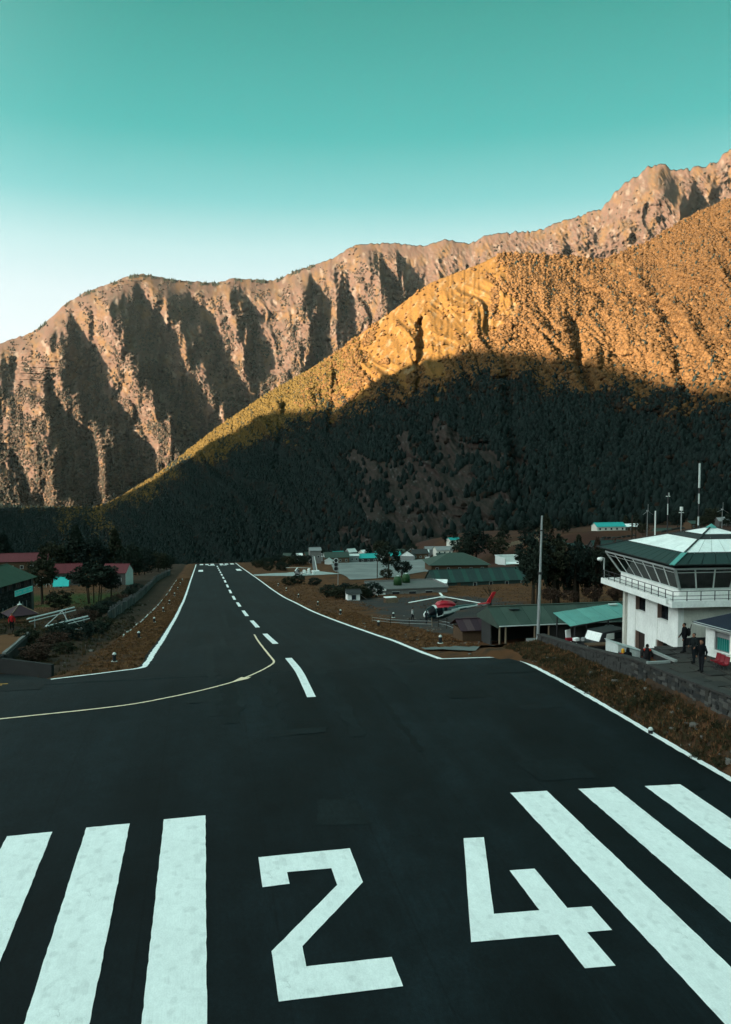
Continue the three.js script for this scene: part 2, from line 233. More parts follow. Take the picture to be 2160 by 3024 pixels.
function scatter(name, label, geos, list) {                     // list of [x, y, z, width, height, r, g, b]: a far-off wood, beyond counting
  const q = new THREE.Quaternion(), m = new THREE.Matrix4(), up = new THREE.Vector3(0, 1, 0), r = rng(77), root = new THREE.Group(); root.name = numbered(name); scene.add(root); tag(root, label, 'forest', null, 'stuff');
  geos.forEach((geo, k) => {
    const mine = list.filter((_, i) => i % geos.length === k), im = new THREE.InstancedMesh(geo, matte({ color: RGB(1, 1, 1) }), mine.length); im.name = 'tree_crowns';
    mine.forEach(([x, y, z, w, h, cr, cg, cb], i) => { q.setFromAxisAngle(up, r() * 6.283); m.compose(new THREE.Vector3(x, y, z), q, new THREE.Vector3(w, h, w)); im.setMatrixAt(i, m); im.setColorAt(i, RGB(cr, cg, cb)); });
    im.userData.kind = 'stuff'; root.add(im);
  });
}
const NEAR_A0 = -30, NEAR_A1 = 58;
{
  const NU = 1140, NV = 300, az = (i) => NEAR_A0 + (NEAR_A1 - NEAR_A0) * i / (NU - 1), vv = (j) => j < 5 ? -(5 - j) / 5 : (j - 5) / (NV - 6);
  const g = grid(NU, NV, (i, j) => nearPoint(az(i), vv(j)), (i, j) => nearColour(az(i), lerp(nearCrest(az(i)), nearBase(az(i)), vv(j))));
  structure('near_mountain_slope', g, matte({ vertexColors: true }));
}
// the mountain beside the valley, outside the view, whose shadow lies over the airfield and the lower slope
{
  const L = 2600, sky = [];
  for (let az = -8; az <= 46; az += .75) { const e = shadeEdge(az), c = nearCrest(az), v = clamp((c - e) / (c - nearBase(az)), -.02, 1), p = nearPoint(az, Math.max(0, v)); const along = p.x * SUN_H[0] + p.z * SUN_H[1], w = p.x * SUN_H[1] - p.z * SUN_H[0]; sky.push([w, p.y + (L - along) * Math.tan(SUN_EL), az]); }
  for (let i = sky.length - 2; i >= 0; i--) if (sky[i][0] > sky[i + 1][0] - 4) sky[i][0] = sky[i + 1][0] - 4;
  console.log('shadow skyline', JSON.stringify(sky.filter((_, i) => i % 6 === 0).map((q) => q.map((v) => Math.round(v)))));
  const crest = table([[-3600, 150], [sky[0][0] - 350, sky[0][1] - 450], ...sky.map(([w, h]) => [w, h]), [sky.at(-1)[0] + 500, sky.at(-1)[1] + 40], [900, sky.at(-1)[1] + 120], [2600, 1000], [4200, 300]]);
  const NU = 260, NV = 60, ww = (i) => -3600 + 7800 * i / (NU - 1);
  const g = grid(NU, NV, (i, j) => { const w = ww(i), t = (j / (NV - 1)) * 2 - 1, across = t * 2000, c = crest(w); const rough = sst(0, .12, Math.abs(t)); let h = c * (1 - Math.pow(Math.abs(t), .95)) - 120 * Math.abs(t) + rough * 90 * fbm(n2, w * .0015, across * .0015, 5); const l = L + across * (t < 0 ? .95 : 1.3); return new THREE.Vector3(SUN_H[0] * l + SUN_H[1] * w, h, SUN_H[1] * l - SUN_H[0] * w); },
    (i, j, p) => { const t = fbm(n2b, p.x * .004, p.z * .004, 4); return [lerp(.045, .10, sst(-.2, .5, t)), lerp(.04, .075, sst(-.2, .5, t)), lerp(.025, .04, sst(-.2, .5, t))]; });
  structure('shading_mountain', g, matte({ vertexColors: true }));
}

// ---------- far woods ----------
{
  const r = rng(5), list = [];
  for (let k = 0; k < 480000; k++) {
    const az = lerp(-15, 38, r()), c = nearCrest(az), b = nearBase(az), v = Math.pow(r(), 1) , el = lerp(c, b, v);
    if (v > .93) { continue; }
    const d0 = nearStart(az) + (nearDist(az) - nearStart(az)) * Math.pow(1 - v, 1.1), h = Math.tan(el * R) * d0;
    const open = meadow(az, el), sl = slide(az, el), thin = fbm(n2, az * 1.5 + 40, el * 1.5, 3);
    let dens = .95 * (1 - .985 * open) * (1 - .97 * sl); if (thin > .25) dens *= .45; if (az > 20 && el > nearCrest(az) - .9 && thin > -.1 && az < 31) dens *= .3;
    if (r() > dens * Math.pow(d0 / 2400, 2) * .9) continue;
    const p = nearPoint(az, v), dark = shadeWood(az, el, h), left = sst(13, 5, az + 3 * thin);
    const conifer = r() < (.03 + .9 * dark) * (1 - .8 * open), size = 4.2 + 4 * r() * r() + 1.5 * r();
    let col = conifer ? [.0075, .0125, .0115] : dark > .22 + .4 * r() ? [0.0124, 0.0089, 0.0062] : left > r() ? [0.0467, 0.0311, 0.0093] : [0.0653, 0.0346, 0.0136];  // near-black firs and dark brown scrub put shade into the lower slope colour
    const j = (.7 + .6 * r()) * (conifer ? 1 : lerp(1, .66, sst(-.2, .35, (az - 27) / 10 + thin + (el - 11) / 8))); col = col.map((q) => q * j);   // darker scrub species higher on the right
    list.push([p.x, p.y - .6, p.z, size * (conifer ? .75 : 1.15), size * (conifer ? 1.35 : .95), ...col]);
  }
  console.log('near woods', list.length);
  scatter('near_slope_forest', 'forest covering the near mountain slope, brown above, coloured dark for shade below', [clump(1, 1, 1), clump(2, 1, .9), clump(3, 1, 1.15)], list);
  const far = [];
  for (let k = 0; k < 150000; k++) {
    const az = lerp(-14, 37, r()), c = farCrest(az), v = Math.pow(r(), .7), el = lerp(c, FAR_BASE, v); if (el < nearCrest(az) - .6) continue;
    const t = fbm(n2, az * .8 + 5, el * .6, 4), dens = (az < 14 ? .75 : .12) * sst(-.35, .25, t + v * .5 - .25); if (r() > dens) continue;
    const p = farPoint(az, v), s = 8 + 9 * r(), j = .7 + .6 * r(), col = r() < .3 ? [0.0133, 0.0133, 0.0098] : [0.0311, 0.0222, 0.0160];
    far.push([p.x, p.y - 1, p.z, s, s * .9, ...col.map((q) => q * j)]);
  }
  console.log('far woods', far.length);
  scatter('far_range_forest', 'scattered grey brown woods on the far mountain range', [clump(4, 1, 1), clump(5, 1, .85)], far);
  const line = [];
  for (let k = 0; k < 900; k++) { const az = lerp(-11, 8.6, r()), dens = sst(-.4, .3, n2(az * .9, 55)) ; if (r() > dens) continue; const p = farPoint(az, .002 + .012 * r()), s = 9 + 19 * r() * r() + 5 * r(); line.push([p.x, p.y - 2, p.z, s, s, .018, .022, .016]); }
  scatter('ridge_line_conifers', 'tiny dark conifers along the far ridge line', [spire(6), spire(8)], line);
}
scene.fog = new THREE.FogExp2(RGB(.72, .95, 1), 0.33e-5);

// ---------- the airfield: profile along the runway, surveyed ----------
const hs = smoothTable([[-80, 0], [0, 0], [50, 0], [56, -.1], [66, -1.1], [74, -2], [85, -3.6], [111, -7.2], [138, -10.7], [163, -13.6], [184, -16.1], [215, -19.3], [275, -25], [308, -28.2], [414, -38.5], [482, -45], [520, -50], [600, -75], [900, -220], [1500, -320], [9000, -330]]);
const WALL_X = 26.2, wallBase = table([[30, 1.6], [36.5, 1.62], [41, 1.64], [45, 1.45], [50, 1.03], [54.3, .92], [61.3, .42], [64, -.6]]), wallTop = table([[30, 3.05], [36.6, 2.98], [40.8, 2.78], [46.3, 2.59], [54.4, 1.6], [61.3, 1.0]]);
const edgeR = table([[0, 25.2], [15, 25], [33.5, 24.45], [60.2, 23.75], [60.6, 23.7], [60.9, 18.3], [72, 17.95], [80, 18.15], [500, 18.15]]), edgeL = table([[0, -60], [57.6, -60], [58.2, -16], [60.2, -11.2], [63.6, -5.2], [66, -4.95], [500, -4.95]]);
const TERRACE = 2.68;
const riseAt = table([[90, 0], [138, .8], [150, 3], [195, 12], [215, 14.5], [260, 17]]);
function roll(x, s) {                                           // ground beside the pavement
  let y = hs(s);
  y += (riseAt(x) + 7 * sst(345, 358, s) * sst(130, 142, x) * sst(218, 165, x)) * sst(220, 330, s);                      // village on rising land to the right
  y += sst(30, 70, x) * sst(400, 560, s) * 8 * sst(430, 620, s);
  y += 2.1 * Math.exp(-((x + 23.5) ** 2 / 34 + (s - 97) ** 2 / 90));                     // earth mound on the left
  y += .8 * sst(-11, -22, x) * sst(60, 70, s) * sst(100, 85, s);
  y -= .5 * Math.exp(-((x + 10.5) ** 2) / 1.2) * sst(70, 110, s);                           // ditch along the left verge
  if (x > 22 && s < 66) {                                        // bank up to the stone wall, then terrace and yard behind it
    const b = wallBase(s), e = edgeR(Math.min(s, 60)) + .25, k = sst(66, 61, s), up = b * Math.pow(clamp((x - e) / (WALL_X - e)), .8);
    const back = s < 48.7 && !(x < 28.1 && s > 44.8) ? TERRACE - .14 : s < 54 ? lerp(1.42, .25, sst(51.5, 54, s)) : lerp(.25, hs(s), sst(54, 62, s));
    y = lerp(y, x < WALL_X + .2 ? up : lerp(up, back, sst(WALL_X + .2, WALL_X + .5, x)), k);
  }
  return y;
}
const onPavement = (x, s, m = 0) => s > 8 && s < 484 && x > edgeL(s) + m && x < edgeR(s) - m;
function rough(x, s) { const near = sst(260, 60, s); return near * (.10 * fbm(n2, x * .35, s * .35, 4) + .05 * n2b(x * 1.4, s * 1.4)) + .35 * fbm(n2b, x * .05, s * .05, 3) * sst(0, 12, Math.max(edgeL(s) - x, x - edgeR(s))); }
function ground(x, s) {
  const out = x < -10.8 && s > 40 && s < 64.6 ? -1 : Math.max(edgeL(s) - x, x - edgeR(s)), bank = x > 22 && s < 66 && x < WALL_X;
  let y = roll(x, s) + (x > WALL_X && s < 66 ? .02 : 1) * rough(x, s) * sst(0, 1.2, out) * (bank ? 1.6 : 1);
  if (s < 484 && s > 8 && out < 0) y -= .3 * sst(0, -.35, out);
  if (s < 10.5) y = lerp(y, 13.3 + (2 - s) * .3, sst(10.5, 1, s));
  return y;
}
const range = (a, b, st) => { const o = []; for (let v = a; v < b - 1e-6; v += st) o.push(v); return o; };
{
  const xs = [-6000, -2500, -900, -420, -260, -200, ...range(-160, -46, 4), ...range(-46, 46, .75), ...range(46, 110, 2), ...range(110, 300, 7), 340, 460, 900, 2500, 6000];
  const ss = [-3000, -800, -200, -60, -20, -6, ...range(0, 16, 2), ...range(16, 80, .8), ...range(80, 190, 1.3), ...range(190, 490, 3), ...range(490, 700, 12), 760, 900, 1200, 2000, 4000, 9000];
  const g = grid(xs.length, ss.length, (i, j) => V(xs[i], ground(xs[i], ss[j]), ss[j]), (i, j) => {
    const x = xs[i], s = ss[j], a = fbm(n2, x * .12, s * .12, 4), b = fbm(n2b, x * .5, s * .5, 3), w = fbm(n2, x * .03 + 30, s * .03, 3);
    let c = [.088, .041, .020];                                    // dry winter turf
    const mixTo = (k, q) => { c = c.map((v, n) => lerp(v, k[n], clamp(q))); };
    mixTo([.058, .030, .018], sst(0, .5, a)); mixTo([.038, .024, .017], sst(.1, .6, b) * .7); mixTo([.11, .052, .027], sst(.2, .6, -a) * .7);
    const outL = edgeL(s) - x, outR = x - edgeR(s);
    if (s > 62 && outL > 4.2) mixTo([.024, .022, .019], .75 * sst(4.2, 6, outL + b) * sst(26, 18, outL + 4 * a));      // dark weedy slope below the left verge
    if (s < 66 && outR > 0 && x < 27) { mixTo([.026, .024, .020], .8 * sst(-.3, .3, b + (s < 52 ? .15 : -.3))); mixTo([.03, .035, .018], sst(.2, .5, w + b) * .6); }
    if (s > 158 && x < -18 && x > -60 && s < 250) { mixTo([.026, .042, .012], sst(-.2, .3, n2(x * .08, s * .03) + .6) * sst(236, 215, s) * sst(172, 182, s)); }      // lawn by the stone building
    if (s > 80 && x > 21.5 && x < 60 && s < 182) mixTo([.034, .039, .042], sst(-.1, .25, a * .5 + .35 - Math.max(0, (26 + (s - 90) * .06 - x) / 5) - Math.max(0, (s - 168) / 14) - Math.max(0, (x - 52) / 12)) * .85);      // gravel of the helicopter stand
    if (x > 90 && s > 225) mixTo([.045, .023, .018], .6 + .4 * sst(-.1, .3, n2(x * .04, s * .03 + 8)));
    if (false && x > 40 && s > 225 && s < 470) mixTo([.10, .105, .10], sst(0, .2, .5 + .5 * a - Math.max(0, (44 - x) / 12) - Math.max(0, (x - 120) / 14) - Math.max(0, (242 - s) / 20)));                  // pale concrete apron in the village
    return c;
  });
  structure('ground', g, matte({ vertexColors: true, bumpMap: bump1, bumpScale: .03 }));
}
// ---------- runway ----------
const speck = tex(1024, (u, v) => { const c = Math.abs(tn(u, v, 9, 12) + .3 * tn(u, v, 40, 14)), d = tn(u, v, 4, 21), joint = Math.min(Math.abs((u * 6) % 1 - .5), Math.abs((v * 1.0 + .013 * tn(u, v, 20, 3)) % 1 - .5) * 6); return .74 + .10 * tn(u, v, 330, 2) + .09 * tn(u, v, 120, 8) + .09 * tn(u, v, 24, 5) + .09 * tn(u, v, 7, 31) - .3 * sst(.012, .0, c) * sst(.2, .5, d) - .12 * sst(.012, .003, joint); });
const asphalt = new THREE.MeshPhysicalMaterial({ vertexColors: true, color: RGB(1, 1, 1), map: rep(speck, 1 / 26), roughness: .8, specularIntensity: .3, bumpMap: rep(bumpTex, 1.3), bumpScale: .006 });
const hRun = (x, s) => hs(s) + .012 * n2(x * .25, s * .25) * sst(8, 20, s);
let runway;
{
  const rows = [...range(8, 56, 1.2), 57, 57.6, 57.9, 58.2, 58.7, 59.2, 59.7, 60.2, 60.6, 60.9, 61.4, 62, 62.6, 63.2, 63.6, 64.2, ...range(65, 120, 1.4), ...range(120, 484, 4), 484], NU = 72;
  const g = grid(NU, rows.length, (i, j) => { const s = rows[j], t = i / (NU - 1), w = .1 * fbm(n2b, s * .6, t > .5 ? 1 : 5, 3) * (t === 0 || t === 1 ? 1 : 0), x = lerp(edgeL(s), edgeR(s), t) + w; return V(x, hRun(x, s), s); },
    (i, j, p) => { const s = -p.z, a = fbm(n2, p.x * .08, s * .03, 4), b = fbm(n2b, p.x * .5, s * .16, 3), lane = fbm(n2, p.x * .7, s * .012 + 40, 3), k = Math.max(.35, 1.1 + .8 * a + .35 * b + .5 * lane); const seam = x => Math.exp(-(((p.x - x) / .22) ** 2)); const q = k * (1 - .25 * seam(12.2) - .2 * seam(1.1)); const worn = sst(-9.5, -13, p.x + .8 * n2(s * .4, 2)) * .5; return [lerp(.0056 * q, .02, worn), lerp(.0106 * q, .026, worn), lerp(.0134 * q, .028, worn)]; });
  runway = structure('runway', g, asphalt);
}
{ const g = grid(30, 12, (i, j) => { const x = lerp(-60, -10.75, i / 29), s = lerp(56.5, x < -15 ? 64.7 : lerp(64.9, 60.15, clamp((x + 15) / 4.25)), j / 11); return V(x, hs(s) + .012, s); }, () => [.009, .0125, .0145]); part(runway, 'apron_paving', g, asphalt); }
const crackTex = tex(512, (u, v) => { const m = .945 + .022 * tn(u, v, 6, 3) + .022 * tn(u, v, 22, 5) + .03 * tn(u, v, 90, 9) + .02 * tn(u, v, 200, 19), c = Math.abs(tn(u, v, 7, 12) + .35 * tn(u, v, 30, 14)), d = tn(u, v, 3, 21); return m - .2 * sst(.018, .0, c) * sst(.25, .6, d) - .05 * sst(.3, .7, tn(u, v, 11, 33)); });
const paint = new THREE.MeshStandardMaterial({ color: RGB(.90, .91, .90), map: rep(crackTex, .16), roughness: .6, bumpMap: rep(bumpTex, 1.1), bumpScale: .004 });
const cream = new THREE.MeshStandardMaterial({ color: RGB(.86, .66, .46), map: rep(crackTex, .3), roughness: .65 });
const jit = rng(99);
function patch(name, poly, material, lift = .02, step = .35, wob = .012) {   // a painted shape lying on the runway, edge slightly uneven
  const out = [];
  poly.forEach(([x, s], i) => { const [x2, s2] = poly[(i + 1) % poly.length], L = Math.hypot(x2 - x, s2 - s), n = Math.max(1, Math.round(L / step)); for (let k = 0; k < n; k++) out.push(new THREE.Vector2(lerp(x, x2, k / n) + (k ? (jit() - .5) * wob * 2 : 0), lerp(s, s2, k / n) + (k ? (jit() - .5) * wob * 2 : 0))); });
  const tri = THREE.ShapeUtils.triangulateShape(out, []), pos = [], uv = [];
  const area = out.reduce((a, p, i) => { const q = out[(i + 1) % out.length]; return a + p.x * q.y - q.x * p.y; }, 0);
  for (const t of tri) { const o = area > 0 ? t : [t[0], t[2], t[1]]; for (const k of o) { pos.push(out[k].x, hs(out[k].y) + lift, -out[k].y); uv.push(out[k].x, out[k].y); } }
  const g = new THREE.BufferGeometry(); g.setAttribute('position', new THREE.BufferAttribute(new Float32Array(pos), 3)); g.setAttribute('uv', new THREE.BufferAttribute(new Float32Array(uv), 2)); g.computeVertexNormals();
  return part(runway, name, g, material);
}
function ribbon(name, pts, w, material, lift = .02, ragged = .02, step = .6) {
  const c = new THREE.CatmullRomCurve3(pts.map(([x, s]) => new THREE.Vector3(x, 0, s)), false, 'centripetal', .5), n = Math.ceil(c.getLength() / step), a = [];
  const P = c.getSpacedPoints(n);
  const g = grid(2, n + 1, (i, j) => { const p = P[j], q = P[Math.min(n, j + 1)], r = P[Math.max(0, j - 1)], tx = q.x - r.x, tz = q.z - r.z, L = Math.hypot(tx, tz) || 1, sd = (i ? 1 : -1) * (w / 2 + (jit() - .5) * ragged * 2); const x = p.x + tz / L * sd, s = p.z - tx / L * sd; return V(x, hs(s) + lift + .01 * sst(80, 300, s), s); });
  return part(runway, name, g, material);
}
{ // resurfaced strips and rubber marks
  const r = rng(202), tone = [[.0042, .0085, .0105], [.0075, .0135, .0165], [.010, .0165, .019]].map((c) => new THREE.MeshPhysicalMaterial({ color: RGB(...c), map: rep(speck, 1 / 17), roughness: .8, specularIntensity: .3 }));
  for (let k = 0; k < 22; k++) { const x = lerp(-3.5, 17, r()), s = lerp(38, 230, r() * r()), L = 8 + 34 * r(), w = .25 + .9 * r(), b = (r() - .5) * .6; ribbon(r() < .6 ? 'rubber_mark' : 'resurfaced_strip', [[x, s], [x + b, s + L / 2], [x + b * 1.6, s + L]], w, tone[k % 3], .0145 + .0001 * k, w * .3, .7); }
  for (let k = 0; k < 9; k++) { const x = lerp(-12, 21, r()), s = lerp(24, 58, r()), w = 1 + 3 * r(), d = .8 + 2.4 * r(), q = () => (r() - .5) * .5; patch('resurfaced_strip', [[x + q(), s + q()], [x + w + q(), s + q()], [x + w + q(), s + d + q()], [x + q(), s + d + q()]], tone[k % 3], .0142 + .0002 * k, .3, .06); }
}
for (const x of [-13.95, -10.9, -7.86, -4.86, -1.79]) patch('threshold_stripe', [[x, 34.0 + (x + 8) * .06], [x + 1.71, 34.06 + (x + 8) * .06], [x + 1.71, 11], [x, 11]], paint, .02, .3, .014);
for (const [x, s] of [[13.42, 34.17], [16.63, 33.98], [19.78, 33.68]]) patch('threshold_stripe', [[x, s], [x + 1.72, s - .12], [x + 1.76, 11], [x + .04, 11]], paint, .02, .3, .014);
patch('runway_digit', [[1.87, 30.31], [5.39, 30.35], [5.40, 27.75], [2.83, 24.33], [2.82, 23.30], [5.41, 23.26], [5.42, 21.85], [1.88, 21.87], [1.87, 24.25], [4.47, 27.73], [4.45, 28.95], [2.82, 28.98], [2.83, 28.14], [1.87, 28.09]], paint, .02, .35, .007).userData.label = 'painted white numeral two';
patch('runway_digit', [[9.97, 30.30], [10.79, 30.23], [9.26, 24.90], [10.83, 24.81], [10.82, 27.52], [11.77, 27.47], [11.80, 24.76], [12.64, 24.70], [12.64, 23.28], [11.80, 23.32], [11.84, 21.55], [10.89, 21.61], [10.85, 23.38], [8.01, 23.52]], paint, .02, .35, .007).userData.label = 'painted white numeral four';
for (let k = 0; k < 15; k++) { const s = 50.8 + 26.35 * k; if (s > 432) break; ribbon('centre_dash', [[6.56, s], [6.6, s + 7], [6.62, s + 14.9]], .55 + .006 * k, paint, .022, .006, 1.5); }
ribbon('edge_line', [[-10.7, 60.0], [-8, 61.6], [-5.6, 63.3]], .34, paint, .02, .03, .3);
ribbon('edge_line', [[-5.75, 63.15], [-4.8, 64.1], [-4.6, 66.5], [-4.6, 120], [-4.6, 300], [-4.5, 467]], .46, paint, .02, .05, .5);
ribbon('edge_line', [[17.95, 60.75], [17.55, 72.4], [17.75, 90], [17.85, 150], [17.85, 300], [17.8, 480]], .42, paint, .02, .02, .6);
ribbon('edge_line', [[17.9, 60.7], [20.5, 60.35], [23.45, 60.0]], .33, paint, .021, .02, .3);
ribbon('edge_line', [[23.42, 60.1], [23.85, 48], [24.15, 34], [24.6, 11]], .36, paint, .0225, .035, .35);
ribbon('taxi_line', [[5.40, 91.52], [5.14, 75.80], [5.22, 69.00], [5.31, 65.67], [5.29, 63.91], [4.97, 62.12], [3.86, 58.97], [2.86, 57.06], [1.95, 55.83], [-.15, 53.97], [-2.47, 52.46], [-4.67, 51.38], [-10.8, 50.1], [-16, 49.3], [-30, 48]], .17, cream, .024, .012, .4);
patch('taxi_arrow', [[1.6, 55.4], [2.45, 57.0], [2.75, 56.75], [3.15, 56.95], [2.85, 56.35]], cream, .027, .3, .006);
for (const y of [0, .28]) ribbon('apron_line', [[-14.6 - y, 58.9 - y * 1.6], [-13.3 - y, 59.0 - y * 1.6]], .16, plain(.55, .28, .05), .018 + y * .01, .01, .3);
for (const [x0, x1] of [[-2.5, -.6], [.6, 2.3], [3.4, 5.3], [8.4, 10.3], [11.3, 13.1], [14.2, 16.2]]) patch('threshold_stripe', [[x0, 452], [x1, 452], [x1, 470], [x0, 470]], paint, .05, 4, .02);
for (const [x0, x1] of [[1.9, 5.6], [8.3, 9.6], [10, 11.8]]) patch('runway_digit_far', [[x0, 441], [x1, 441], [x1, 448], [x0, 448]], paint, .05, 4, .02);
for (const [x0, x1] of [[-2.6, -.6], [14.1, 16.2]]) patch('aiming_mark', [[x0, 360], [x1, 360], [x1, 382], [x0, 382]], paint, .05, 4, .02);

// pale concrete apron in the village, with a white edge wall
{
  const L = table([[258, 46], [300, 50], [330, 52], [400, 62], [462, 68]]), Rr = table([[258, 58], [300, 84], [335, 118], [400, 128], [462, 124]]), top = (t) => lerp(463, 440, t);
  const g = grid(30, 40, (i, j) => { const t = i / 29, s = lerp(258, top(t), j / 39), x = lerp(L(s), Rr(s), t); return V(x, ground(x, s) + .22 + .04 * n2(x * .1, s * .1), s); }, (i, j, p) => { const q = 1 + .3 * fbm(n2, p.x * .06, p.z * .03, 4); return [.19 * q, .205 * q, .2 * q]; });
  structure('apron', g, matte({ vertexColors: true, map: stain02 }));
}

// ---------- materials of the buildings ----------
const M = {
  white: mat(.80, .81, .78, .8), wall2: mat(.60, .59, .53, .85), cream: mat(.66, .62, .54, .85), reveal: mat(.22, .15, .12, .85), glass: new THREE.MeshPhysicalMaterial({ color: RGB(.006, .008, .010), roughness: .07, specularIntensity: .2 }),
  tinted: new THREE.MeshPhysicalMaterial({ color: RGB(.13, .16, .16), roughness: .05, transmission: 1, thickness: 0, specularIntensity: .5 }), dark: plain(.018, .02, .022, .6), iron: plain(.03, .03, .032, .5), grey: mat(.22, .23, .23, .8), steel: plain(.42, .45, .46, .4, { metalness: .6 }), pale: mat(.55, .60, .58, .7), concrete: mat(.17, .17, .165, .95),
  roofGreen: mat(.022, .042, .039, .65), roofDark: mat(.035, .036, .036, .7), roofWhite: mat(.86, .88, .86, .55), roofTeal: mat(.03, .33, .31, .5), roofSea: mat(.10, .31, .28, .5), roofOlive: mat(.042, .062, .05, .6), roofRed: mat(.115, .022, .028, .65), roofPlum: mat(.045, .022, .03, .7), roofBlue: mat(.018, .022, .036, .55),
  stone: [mat(.05, .05, .048, .95), mat(.032, .033, .033, .95), mat(.08, .078, .073, .95), mat(.042, .04, .036, .95)], wood: mat(.085, .055, .035, .9), woodPale: mat(.22, .17, .12, .9), red: plain(.18, .006, .014, .4), trunk: mat(.035, .027, .02, 1),
};
const windowMat = M.glass;

// ---------- the stone wall along the bank ----------
function stoneGeo(seed) { const g = new THREE.BoxGeometry(1, 1, 1, 1, 1, 1), p = g.attributes.position, r = rng(seed), m = new Map(); for (let i = 0; i < p.count; i++) { const k = [p.getX(i), p.getY(i), p.getZ(i)].join(); if (!m.has(k)) m.set(k, [r() * .2, r() * .22, r() * .3]); const o = m.get(k); p.setXYZ(i, p.getX(i) * (1 - o[0]), p.getY(i) * (1 - o[1]), p.getZ(i) * (1 - o[2])); } const q = g.toNonIndexed(); q.computeVertexNormals(); return q; }
const stones = [3, 4, 5, 6, 7, 8].map(stoneGeo);
{
  const w = thing('stone_wall', 'rough dark stone retaining wall along the bank below the terrace', 'wall', [WALL_X + .2, 0, -48]);
  const core = grid(2, 42, (i, j) => { const s = 30 + j * (61.4 - 30) / 41; return new THREE.Vector3(0, i ? wallTop(s) - .12 : wallBase(s) - .5, 48 - s); });
  const r = rng(31), S0 = 34.2, S1 = 61.3; let n = 0;
  const capPts = []; for (let s = 20; s < S1; s += 1.15) { const a = s, b = Math.min(s + 1.12, S1), y = wallTop((a + b) / 2), t = Math.atan((wallTop(b) - wallTop(a)) / (b - a)); part(w, 'coping_stone', M.capGeo ??= bx(.62, .12, 1.1), M.coping ??= mat(.05, .047, .045, .95), [.12, y - .02, 48 - (a + b) / 2], [t, 0, (r() - .5) * .03]); }
  part(w, 'core', [bx(.3, 3.2, S1 - 20, .22, .0, 48 - (S1 + 20) / 2).translate(0, -.75, 0)], M.stone[1]);
  const rest = [];
  for (let s = S0; s < S1; s += 0) {
    const wd = .22 + .24 * r(); const b = wallBase(s) - .25, t = wallTop(s) - .1; let y = b;
    while (y < t - .05) { const h = Math.min(.11 + .13 * r(), t - y); const pos = [-.02 + .07 * r(), y + h / 2, 48 - s - wd / 2 + (r() - .5) * .1], sc = [.3, h * 1.12, wd * 1.14], rot = [(r() - .5) * .14, (r() - .5) * .2, 0], geo = stones[(n * 7) % 6];
      if (n < 296) { const m = part(w, 'stone', geo, M.stone[Math.floor(r() * 4)], pos, rot); m.scale.set(...sc); } else { const g = geo.clone(); g.applyMatrix4(new THREE.Matrix4().compose(new THREE.Vector3(...pos), new THREE.Quaternion().setFromEuler(new THREE.Euler(...rot)), new THREE.Vector3(...sc))); rest.push(g); }
      n++; y += h; }
    s += wd;
  }
  if (rest.length) part(w, 'small_stones', rest, M.stone[0]).userData.kind = 'stuff';
}
// terrace of flagstones behind the wall
{
  const base = merge([bx(3.6, .5, 26, 28.1 + 1.8, TERRACE - .3, -35.7), bx(1.7, .5, 25, 27.25, TERRACE - .3, -32.3), bx(12, .5, 26, 37.7, TERRACE - .3, -35.7), bx(.25, 1.6, 4, 28.22, TERRACE - .85, -46.75), bx(1.6, 1.6, .25, 27.2, TERRACE - .85, -44.7)]);
  const t = structure('terrace', base, mat(.03, .028, .027, .95)), r = rng(12);
  const flag = [mat(.05, .046, .042, .95), mat(.042, .04, .038, .95), mat(.058, .053, .048, .95)];
  for (let s = 31; s < 48.6; s += 1.05) for (let x = 26.55; x < 33; x += 1.25) { const ox = x + (Math.round(s) % 2) * .5, w = Math.min(1.2, (ox < 28.1 && s > 43.6) ? 0 : 1.2); if (!w || (s > 46 && ox > 30)) continue; const j = () => (r() - .5) * .22, y = TERRACE - .015 + r() * .045; part(t, 'flagstone', slab([[ox + j(), y, -s + j()], [ox + 1.16 + j(), y + .015 * j(), -s + j()], [ox + 1.16 + j(), y, -s - .98 + j()], [ox + j(), y, -s - .98 + j()]], .09), flag[Math.floor(r() * 3)]); }
  const k = single('stairwell_kerb', [bx(1.5, .14, .2, 27.0, TERRACE + .06, -44.75), bx(.2, .14, 3.6, 28.22, TERRACE + .06, -46.6)], mat(.26, .28, .27, .9), 'pale concrete kerb edging the stairwell cut into the terrace', 'kerb');
}
